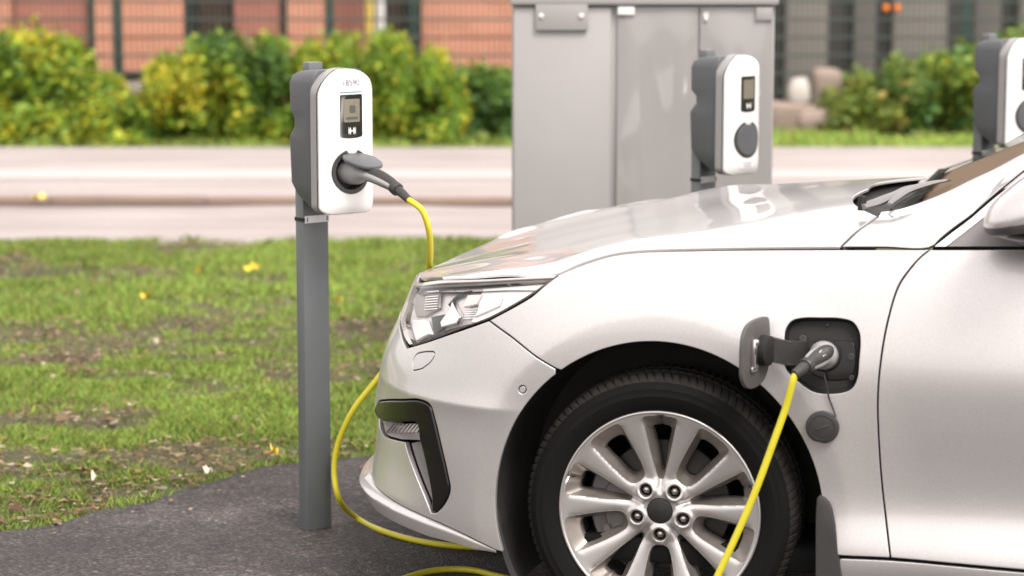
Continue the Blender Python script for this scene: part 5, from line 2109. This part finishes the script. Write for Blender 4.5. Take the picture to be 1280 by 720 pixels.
def blades(n, x0, x1, y0, y1, hmin, hmax, wid, seed, mask=None, pow_=1.0, greens=None):
    r = np.random.default_rng(seed)
    x = r.uniform(x0, x1, n)
    y = y0 + (y1 - y0) * r.random(n) ** pow_
    d = .40 * vnoise(x, y * 1.5, 1.1, 1) + .34 * vnoise(x, y * 1.6, 3.4, 2) + .26 * vnoise(x, y, 11, 3)
    d = d - .24 * bare(x, y) * (.4 + 1.2 * vnoise(x, y * 1.5, 6, 6))
    keep = r.random(n) < np.clip((d - .32) * 5.0, .06, 1)
    if mask is not None:
        keep &= mask(x, y)
    x, y, d = x[keep], y[keep], d[keep]
    n = len(x)
    h = .85 * r.uniform(hmin, hmax, n) * (.6 + .8 * vnoise(x, y, 5, 4)) * np.clip(.35 + d, .4, 1.2)
    a = r.uniform(0, 2 * np.pi, n)
    lean = r.uniform(.1, .95, n) * h
    la = r.uniform(0, 2 * np.pi, n)
    w = wid * r.uniform(.6, 1.5, n)
    dx, dy = np.cos(a) * w / 2, np.sin(a) * w / 2
    z0 = np.full(n, -.016)
    V = np.zeros((n, 4, 3))
    V[:, 0] = np.stack([x - dx, y - dy, z0], 1)
    V[:, 1] = np.stack([x + dx, y + dy, z0], 1)
    V[:, 2] = np.stack([x + dx * .8 + np.cos(la) * lean * .4, y + dy * .8 + np.sin(la) * lean * .4, z0 + h * .6], 1)
    V[:, 3] = np.stack([x + np.cos(la) * lean, y + np.sin(la) * lean, z0 + h], 1)
    Fq = np.arange(n * 4).reshape(n, 4)
    base = np.array([.185, .315, .064])
    c = base[None] * r.uniform(.55, 1.35, (n, 1))
    yel = r.random(n)
    c[:, 0] *= 1 + .5 * yel
    dry = r.random(n) < .07
    c[dry] = np.array([.25, .19, .09]) * r.uniform(.6, 1.2, (dry.sum(), 1))
    mm = vnoise(x, y, .8, 8)
    c *= (.72 + .40 * mm + .30 * vnoise(x, y * 1.4, 7, 9))[:, None]
    return V.reshape(-1, 3), Fq, np.repeat(c, 4, 0)


parts = []
parts.append(blades(400000, -4.2, 1.6, 6.4, 9.6, .018, .055, .0042, 11, lambda x, y: ~in_asphalt(x, y + .02)))
parts.append(blades(250000, -5.0, 2.0, 9.0, Y_L1 + .12, .022, .060, .006, 12, lambda x, y: ~in_asphalt(x, y)))
off = 0
VV, FF, CC = [], [], []
for v, f, c_ in parts:
    VV.append(v)
    FF.append(f + off)
    CC.append(c_)
    off += len(v)
g_ = fast_mesh('grass', np.vstack(VV), np.vstack(FF), M['grass'], np.vstack(CC))
tag(g_, 'short green grass with bare brown patches left of the car', 'grass', kind='stuff')


def leaves_flat(n, seed, xs, ys, size, palette, zf, keepf):
    r = np.random.default_rng(seed)
    x = r.uniform(*xs, n)
    y = r.uniform(*ys, n)
    k = keepf(x, y, r)
    x, y = x[k], y[k]
    n = len(x)
    s = size * np.exp(r.normal(0, .32, n))
    a = r.uniform(0, 2 * np.pi, n)
    T = np.array([[-.5, 0, 0], [-.1, .28, 0], [.5, 0, 0], [-.1, -.28, 0]])
    curl = r.normal(0, .25, (n, 4))
    V = np.zeros((n, 4, 3))
    px = T[None, :, 0] * s[:, None]
    py = T[None, :, 1] * s[:, None] * r.uniform(.6, 1.5, (n, 1))
    V[:, :, 0] = x[:, None] + px * np.cos(a)[:, None] - py * np.sin(a)[:, None]
    V[:, :, 1] = y[:, None] + px * np.sin(a)[:, None] + py * np.cos(a)[:, None]
    V[:, :, 2] = (zf + r.uniform(0, .012, n))[:, None] + np.abs(curl) * s[:, None] * .6
    pal = np.array(palette)
    c = pal[r.integers(0, len(pal), n)] * r.uniform(.6, 1.3, (n, 1))
    return V.reshape(-1, 3), np.arange(n * 4).reshape(n, 4), np.repeat(c, 4, 0)


pal = [(.16, .10, .055), (.20, .135, .075), (.11, .075, .05), (.14, .085, .05), (.26, .19, .12), (.22, .12, .055), (.12, .09, .06), (.33, .27, .20)]


def litter_keep(x, y, r):
    edge = np.interp(x, be[:, 0], be[:, 1])
    dd = y - edge
    n = .40 * vnoise(x, y * 1.5, 1.1, 1) + .34 * vnoise(x, y * 1.6, 3.4, 2) + .26 * vnoise(x, y, 11, 3)
    n = n - .30 * bare(x, y)
    p = np.clip((.44 - n) * 3.6, .025, 1) + np.exp(-np.clip(dd, 0, 9) / .30) * np.clip((-.3 - x) * .8, .25, 1) * .75
    return (r.random(len(x)) < p) & (dd > -.5) & ((dd > .0) | (r.random(len(x)) < .16 * np.exp(np.clip(dd, -1, 0) / .12)))


v, f, c_ = leaves_flat(80000, 21, (-4.2, 1.0), (6.3, Y_L1), .022, pal, .004, litter_keep)
o = fast_mesh('leaf_litter', v, f, M['litter'], c_)
tag(o, 'brown leaf litter scattered over the grass beside the asphalt', 'leaf litter', kind='stuff')
# single yellow and pale leaves that stand out on the lawn
def single_leaf(px, py, size, col, seed, name, label, cat, group=None, tall=0.02):
    r = np.random.default_rng(seed)
    p = ground(px, py, .02)
    m = MB()
    a = r.uniform(0, 6.28)
    pts = []
    for i in range(10):
        t = 2 * math.pi * i / 10
        rr_ = size * (.5 if abs(math.cos(t)) < .9 else .62) * (1 + .15 * r.normal())
        pts.append((rr_ * math.cos(t), rr_ * .7 * math.sin(t)))
    V = [(0, 0, tall * .4)] + [(x, y, tall * abs(r.normal(.5, .4))) for x, y in pts]
    V += [(v[0], v[1], v[2] - .0015) for v in V]
    Fc = [(0, 1 + i, 1 + (i + 1) % 10) for i in range(10)] + [(11, 12 + (i + 1) % 10, 12 + i) for i in range(10)] + [(1 + i, 12 + i, 12 + (i + 1) % 10, 1 + (i + 1) % 10) for i in range(10)]
    m.add(V, Fc)
    mt = pmat(name + str(seed), col, .6, var=.2, scale=60)
    o = m.build(name, mt, None, 60, loc=(p.x, p.y, p.z), rotz=a)
    return tag(o, label, cat, group)


for k, (px, py, s, lab) in enumerate([(310, 338, .055, 'yellow leaf in the grass, nearest to the road'), (320, 336, .04, 'small yellow leaf just right of the one nearest to the road'), (182, 373, .05, 'orange yellow leaf on a brown patch in the left of the lawn'),
                                      (248, 342, .03, 'tiny yellow leaf far back in the grass left of the pair'), (343, 571, .035, 'yellow leaf in the grass close to the asphalt edge and the grey post'), (424, 377, .035, 'yellow leaf in the grass just right of the grey post')]):
    single_leaf(px, py, s, (.72, .50, .03), 100 + k, 'fallen_leaf', lab, 'leaf', 'yellow leaves on the lawn', .035)
for k, (px, py, s, lab) in enumerate([(196, 431, .036, 'pale cream dry leaf in the middle of the lawn'), (259, 592, .032, 'white dry leaf at the asphalt edge'), (118, 600, .03, 'tan dry leaf on the brown litter at far left')]):
    single_leaf(px, py, s, (.62, .54, .42), 120 + k, 'fallen_leaf', lab, 'leaf', 'pale leaves on the lawn', .03)
single_leaf(459, 583, .05, (.10, .055, .04), 131, 'fallen_leaf', 'dark brown leaf lying on the asphalt in front of the bumper', 'leaf', None, .012)
single_leaf(49, 249, .11, (.80, .62, .08), 132, 'fallen_leaf', 'yellow leaf lying by the kerb at the far left', 'leaf', None, .04)

# verge strips beyond the pavement
v, f, c_ = blades(60000, -9, 12, Y_P1 - .05, Y_P1 + 2.6, .05, .13, .014, 31, None)
hid = fast_mesh('verge_grass', v + np.array([0, 0, .0]), f, M['grass'], c_ * 1.25)
tag(hid, 'brighter grass strip between the pavement and the fence', 'grass', kind='stuff')


# ---- shrubs
def leaf_cloud(n, blobs, size, palette, seed, zmin=.02, droop=.3):
    r = np.random.default_rng(seed)
    w = np.array([b[3] * b[4] * b[5] for b in blobs]) ** .7
    k = r.choice(len(blobs), n, p=w / w.sum())
    B = np.array(blobs)[k]
    d = r.normal(0, 1, (n, 3))
    d /= np.linalg.norm(d, axis=1)[:, None]
    rad = r.random(n) ** .33 * (1 + .12 * r.normal(0, 1, n))
    rad = np.where(r.random(n) < .10, rad * r.uniform(1.05, 1.4, n), rad)
    P = B[:, :3] + d * rad[:, None] * B[:, 3:6]
    ok = P[:, 2] > zmin
    P, d, k = P[ok], d[ok], k[ok]
    n = len(P)
    s = size * np.exp(r.normal(0, .3, n))
    u = r.normal(0, 1, (n, 3))
    u[:, 2] *= .7
    u /= np.linalg.norm(u, axis=1)[:, None]
    nn = d * .5 + np.array([0, 0, .6]) + r.normal(0, .5, (n, 3))
    w_ = np.cross(nn, u)
    w_ /= np.maximum(np.linalg.norm(w_, axis=1), 1e-6)[:, None]
    V = np.zeros((n, 4, 3))
    V[:, 0] = P - u * (s * .5)[:, None]
    V[:, 1] = P + w_ * (s * .30)[:, None]
    V[:, 2] = P + u * (s * .5)[:, None]
    V[:, 3] = P - w_ * (s * .30)[:, None]
    pal_ = np.array(palette)
    tone = vnoise(P[:, 0] + P[:, 1], P[:, 2], 2.3, seed + 1) + r.normal(0, .22, n)
    ci = np.clip((tone * len(pal_)).astype(int), 0, len(pal_) - 1)
    c = pal_[ci] * r.uniform(.7, 1.55, (n, 1))
    return V.reshape(-1, 3), np.arange(n * 4).reshape(n, 4), np.repeat(c, 4, 0)


def shrub(name, Y, px0, px1, ytop, nblob, n, size, palette, seed, label, cat='shrub', group='shrubs along the pavement', ybot=186, twigs=9, dense=1.0):
    r = np.random.default_rng(seed)
    x0, x1 = at_depth(px0, 150, Y).x, at_depth(px1, 150, Y).x
    base = Vector(((x0 + x1) / 2, Y, 0))
    W = x1 - x0
    blobs = []
    for i in range(nblob):
        u = (i + .5) / nblob + r.normal(0, .03)
        px = px0 + (px1 - px0) * u
        yt = np.interp(px, [p[0] for p in ytop], [p[1] for p in ytop])
        zt = at_depth(px, yt, Y).z
        rx = W / nblob * r.uniform(.75, 1.1)
        for q, (zf, sc) in enumerate(((.72, .30), (.40, .36), (.16, .22))):
            blobs.append(((u - .5) * W + r.normal(0, .06), r.normal(0, .18) - .1 * q * 0, zt * zf, rx * r.uniform(.8, 1.15), .40 * r.uniform(.8, 1.2), zt * sc * r.uniform(.9, 1.12)))
    sh = empty(name, base, 0, label, cat, group)
    v, f, c_ = leaf_cloud(n, blobs, size, palette, seed)
    fast_mesh('foliage', v, f, M['leaf'], c_, sh)
    m = MB()
    for i in range(twigs):
        b = blobs[r.integers(len(blobs))]
        sx = r.uniform(-.4, .4) * W
        m.tube([(sx, r.normal(0, .08), -.03), (sx * .6 + b[0] * .4, r.normal(0, .1), b[2] * .55), (b[0], b[1], b[2] + b[5] * .7)], [.012, .009, .003], 5)
    m.build('stem', M['twig'], sh)
    return sh


PAL_G = [(.050, .105, .018), (.085, .165, .020), (.13, .225, .022), (.19, .28, .024), (.29, .33, .026), (.46, .40, .03)]
PAL_D = [(.040, .095, .026), (.065, .14, .03), (.095, .18, .03), (.14, .22, .03), (.22, .25, .03)]
YS = Y_P1 + .75
shrub('shrub', YS, -130, 172, [(-130, 45), (0, 42), (25, 34), (60, 44), (100, 60), (130, 88), (172, 140)], 9, 42000, .054, PAL_G, 41, 'dense yellow-green shrub at the left edge, before the brick wall')
shrub('shrub', YS + .05, 176, 400, [(176, 112), (200, 84), (230, 58), (265, 48), (290, 38), (340, 48), (400, 54)], 8, 36000, .053, PAL_G, 42, 'wide green shrub in the middle, left of the charging post')
shrub('shrub', YS + .1, 385, 565, [(385, 56), (430, 50), (480, 42), (510, 52), (545, 66), (565, 85)], 7, 32000, .053, PAL_G[1:] + [(.30, .27, .03)], 43, 'yellowish green shrub behind the white charging box')
shrub('shrub', YS + .35, 540, 690, [(540, 88), (590, 82), (640, 92), (690, 90)], 5, 20000, .052, PAL_D, 44, 'darker green shrub just left of the grey cabinet')
YV = Y_P1 + 1.9
shrub('shrub', YV, 1035, 1135, [(1035, 120), (1060, 92), (1090, 82), (1110, 70), (1135, 88)], 5, 4200, .06, [(.09, .15, .03), (.15, .21, .035), (.24, .26, .04), (.33, .26, .08)], 45, 'sparse yellowish weeds growing before the grey wall', 'shrub', 'shrubs along the pavement', 148)
shrub('shrub', YV + .2, 1120, 1225, [(1120, 76), (1150, 62), (1180, 66), (1225, 58)], 5, 5200, .065, [(.05, .12, .03), (.09, .18, .033), (.16, .25, .04), (.26, .29, .04)], 46, 'upright green shrub left of the charging station at the right edge', 'shrub', 'shrubs along the pavement', 148)
shrub('shrub', YV + .1, 1215, 1420, [(1215, 60), (1240, 45), (1265, 36), (1300, 30), (1420, 40)], 6, 7000, .07, [(.05, .12, .03), (.09, .18, .033), (.16, .25, .04), (.31, .31, .04)], 47, 'tall green shrub behind the charging station at the right edge', 'shrub', 'shrubs along the pavement', 148)

# ---- brick building on the left, grey hall on the right
YW = Y_P1 + 5.2


def bx(px):
    return at_depth(px, 60, YW).x


Zb = at_depth(160, 88, YW).z
HB_ = 3.5
bl = empty('brick_building', (bx(300), YW, 0), 0, 'orange and red brick building with narrow dark recesses behind the fence', 'building')
ox = bx(300)
m = MB()
m.box(((bx(-420) + bx(740)) / 2 - ox, .55, HB_ / 2), (bx(740) - bx(-420), .5, HB_), 0)
m.build('wall', M['dark_recess'], bl, smooth=False)
segs_ = [(-420, -300, 'brick_red', 0), (-298, -190, 'brick_orange', -.12), (-188, -90, 'brick_red', 0), (-88, 18, 'brick_orange', -.12), (20, 111, 'brick_red', 0), (122, 232, 'brick_orange', -.12), (294, 351, 'brick_red', 0), (361, 410, 'brick_orange', -.12), (411, 455, 'brick_red', 0), (528, 652, 'brick_orange', -.12), (654, 740, 'brick_red', 0)]
for a, b, mt, dy in segs_:
    x0, x1 = bx(a) - ox, bx(b) - ox
    zb = Zb if mt == 'brick_orange' else Zb - .1
    MB().box(((x0 + x1) / 2, .15 + dy, (HB_ + zb) / 2), (x1 - x0, .3, HB_ - zb), 0).build('brick_panel', M[mt], bl, smooth=False)
for a, b in ((243, 292), (481, 510)):
    x0, x1 = bx(a) - ox, bx(b) - ox
    fr2 = MB().box(((x0 + x1) / 2, .26, 1.75), (x1 - x0, .06, 2.8), .01).build('window', M['dark_recess'], bl)
    MB().box(((x0 + x1) / 2, .225, 1.75), (x1 - x0 - .1, .01, 2.6), 0).build('pane', M['window_pane'], fr2, smooth=False)
for a, w in ((116, 8), (236.5, 7), (358, 6), (518, 13)):
    MB().box((bx(a) - ox, -.02, HB_ / 2), (w / 130, .1, HB_ - .3), .01).build('downpipe', M['green_metal'], bl)
MB().box(((bx(-420) + bx(740)) / 2 - ox, .1, Zb / 2 - .06), (bx(740) - bx(-420), .36, Zb - .1), .01).build('plinth', M['concrete'], bl)
MB().box(((bx(-420) + bx(740)) / 2 - ox, .2, HB_ + .1), (bx(740) - bx(-420) + .3, 1.4, .2), .02).build('roof', M['dark_recess'], bl)
for px, mt, lab in ((462, 'yellow_pipe', 'yellow upright pole before the brick building'), (475.5, 'white_pipe', 'white upright pole right beside the yellow pole')):
    p = at_depth(px, 60, YW - .5)
    o = MB().lathe([(.045, -.03), (.045, 3.2), (.0, 3.22)], 14).build('pole', M[mt], None, loc=(p.x, p.y, 0))
    tag(o, lab, 'pole', 'poles before the brick building')
hall = empty('grey_hall', (bx(1100), YW + .3, 0), 0, 'dark grey hall with pale wall panels behind the fence at right', 'building')
ox = bx(1100)
m = MB()
m.box(((bx(742) + bx(1900)) / 2 - ox, .6, HB_ / 2), (bx(1900) - bx(742), .6, HB_), 0)
m.build('wall', M['dark_recess'], hall, smooth=False)
for a, b in ((760, 850), (880, 955), (988, 1042), (1075, 1102), (1124, 1193), (1228, 1262), (1285, 1340), (1380, 1460), (1500, 1600)):
    x0, x1 = bx(a) - ox, bx(b) - ox
    MB().box(((x0 + x1) / 2, .22, HB_ / 2), (x1 - x0, .16, HB_), .01).build('wall_panel', M['panel_grey' if b - a > 40 else 'wall_grey'], hall)
MB().box(((bx(742) + bx(1900)) / 2 - ox, .3, HB_ + .12), (bx(1900) - bx(742), 1.2, .24), .02).build('roof', M['wall_grey'], hall)

# ---- mesh fence
YF = Y_P1 + 2.9
PITCH_ = at_depth(412, 50, YF).x - at_depth(147, 50, YF).x
x147 = at_depth(147, 50, YF).x
fence = empty('mesh_fence', (x147, YF, 0), 0, 'dark green wire mesh fence running behind the shrubs', 'fence')
HF = 2.3
for k in range(-2, 7):
    xp = k * PITCH_
    MB().box((xp, 0, HF / 2 - .05), (.075 if k < 3 else .09, .06, HF + .1), .006).build('fence_post', M['green_metal'], fence)
    if k == 6:
        continue
    m = MB()
    for i in range(14):
        z = .12 + i * .165
        m.box((xp + PITCH_ / 2, -.035, z), (PITCH_, .016, .020), 0)
    nvw = int(PITCH_ / .05)
    for i in range(nvw + 1):
        x = xp + i * PITCH_ / nvw
        m.box((x, -.022, HF / 2), (.0095, .0095, HF - .15), 0)
    m.build('wire_panel', M['fence_wire'], fence, smooth=False)
for px, lab in ((1108, 'round amber lamp on the fence post, left one of the two'), (1122, 'round amber lamp on the fence post, right one of the two')):
    p = at_depth(px, 10, YF - .08)
    m = MB().lathe([(0, .03), (.018, .026), (.028, .012), (.030, 0)], 20, Matrix.Rotation(math.pi / 2, 4, 'X')).lathe([(.034, -.0), (.034, -.03), (0, -.032)], 20, Matrix.Rotation(math.pi / 2, 4, 'X'))
    o = m.build('amber_lamp', M['orange_lamp'], None, loc=p)
    tag(o, lab, 'lamp', 'amber lamps on the fence')

# ---- pale stones by the fence on the right
def stone(px, py, w, h, mat, name, label, seed, Y=None, zb=-.02):
    r = np.random.default_rng(seed)
    Y = Y or YV + .3
    p = at_depth(px, py, Y)
    bm = bmesh.new()
    bmesh.ops.create_icosphere(bm, subdivisions=3, radius=1)
    for v in bm.verts:
        c = v.co
        k = .12 * math.sin(3 * c.x + seed) + .10 * math.sin(4 * c.z + 2 * seed)
        q = [math.copysign(abs(t) ** .42, t) for t in c]
        v.co = Vector((q[0] * w / 2, q[1] * w * .4, q[2] * h / 2)) * (1 + k)
    m = MB()
    bm.verts.index_update()
    m.add([v.co.copy() for v in bm.verts], [[v.index for v in f.verts] for f in bm.faces])
    bm.free()
    o = m.build(name, M[mat], None, 60, loc=(p.x, p.y, h / 2 + zb))
    return tag(o, label, 'stone', 'stones by the fence')


s_ = 1 / 145
stone(988, 128, 62 * s_, 40 * s_, 'stone_pink', 'boulder', 'low pinkish boulder close to the grey cabinet', 3, YV)
stone(1024, 132, 50 * s_, 34 * s_, 'stone_pink', 'boulder', 'low brown boulder before the beige block', 4, YV - .05)
stone(1034, 100, 46 * s_, 72 * s_, 'stone_pink', 'boulder', 'taller beige boulder right of the white one', 2, YV + .5)
stone(998, 98, 28 * s_, 34 * s_, 'stone_pale', 'boulder', 'white boulder lying on the pinkish one', 1, YV, 40 * s_ - .05)
stone(180, 165, 34 * s_, 60 * s_, 'stone_pink', 'boulder', 'pinkish boulder between the two left shrubs', 5, YS + .5)

# ================================================================== LIGHT, SKY, CAMERA
w = bpy.data.worlds.new('World')
SC.world = w
w.use_nodes = True
nt = w.node_tree
N, Lk = nt.nodes, nt.links
bg = N['Background']
sky = N.new('ShaderNodeTexSky')
sky.sky_type = 'NISHITA'
sky.sun_disc = False
SUN_EL, SUN_AZ = math.radians(52), math.radians(150)     # azimuth clockwise from +Y (camera's forward)
sky.sun_elevation = SUN_EL
sky.sun_rotation = SUN_AZ
sky.air_density = 1.0
sky.dust_density = 4.0
sky.ozone_density = 1.0
hs = N.new('ShaderNodeHueSaturation')
hs.inputs['Saturation'].default_value = .12
Lk.new(sky.outputs[0], hs.inputs['Color'])
mx = N.new('ShaderNodeMix')
mx.data_type = 'RGBA'
mx.blend_type = 'MULTIPLY'
mx.inputs[0].default_value = 1
mx.inputs[7].default_value = (1.035, .988, .965, 1)
Lk.new(hs.outputs[0], mx.inputs[6])
oc = N.new('ShaderNodeMix')          # overcast: the blue sky seen through an even bright cloud layer
oc.data_type = 'RGBA'
oc.inputs[0].default_value = .6
oc.inputs[7].default_value = (5.65, 5.35, 5.22, 1)
Lk.new(mx.outputs[2], oc.inputs[6])
Lk.new(oc.outputs[2], bg.inputs['Color'])
bg.inputs['Strength'].default_value = .15
sl = bpy.data.lights.new('Sun', 'SUN')
sl.energy = 1.4
sl.angle = math.radians(22)
sl.color = (1, .94, .88)
so = bpy.data.objects.new('Sun', sl)
so.location = (4, -6, 12)
sd = Vector((math.sin(SUN_AZ) * math.cos(SUN_EL), math.cos(SUN_AZ) * math.cos(SUN_EL), math.sin(SUN_EL)))
so.rotation_euler = sd.to_track_quat('Z', 'Y').to_euler()
COL.objects.link(so)

cd = bpy.data.cameras.new('Camera')
cd.sensor_width = 36
cd.lens = F * 36 / 1280
cd.clip_end = 2000
cd.clip_start = .1
cd.dof.use_dof = True
cd.dof.focus_distance = 6.2
cd.dof.aperture_fstop = 2.8
co_ = bpy.data.objects.new('Camera', cd)
co_.location = (0, 0, H)
co_.rotation_euler = (math.pi / 2 - PITCH, 0, 0)
COL.objects.link(co_)
SC.camera = co_
SC.view_settings.view_transform = 'Standard'
SC.view_settings.look = 'None'
SC.view_settings.gamma = 1
SC.view_settings.exposure = 1.25
SC.cycles.use_denoising = True
SC.cycles.max_bounces = 8
SC.cycles.transparent_max_bounces = 12
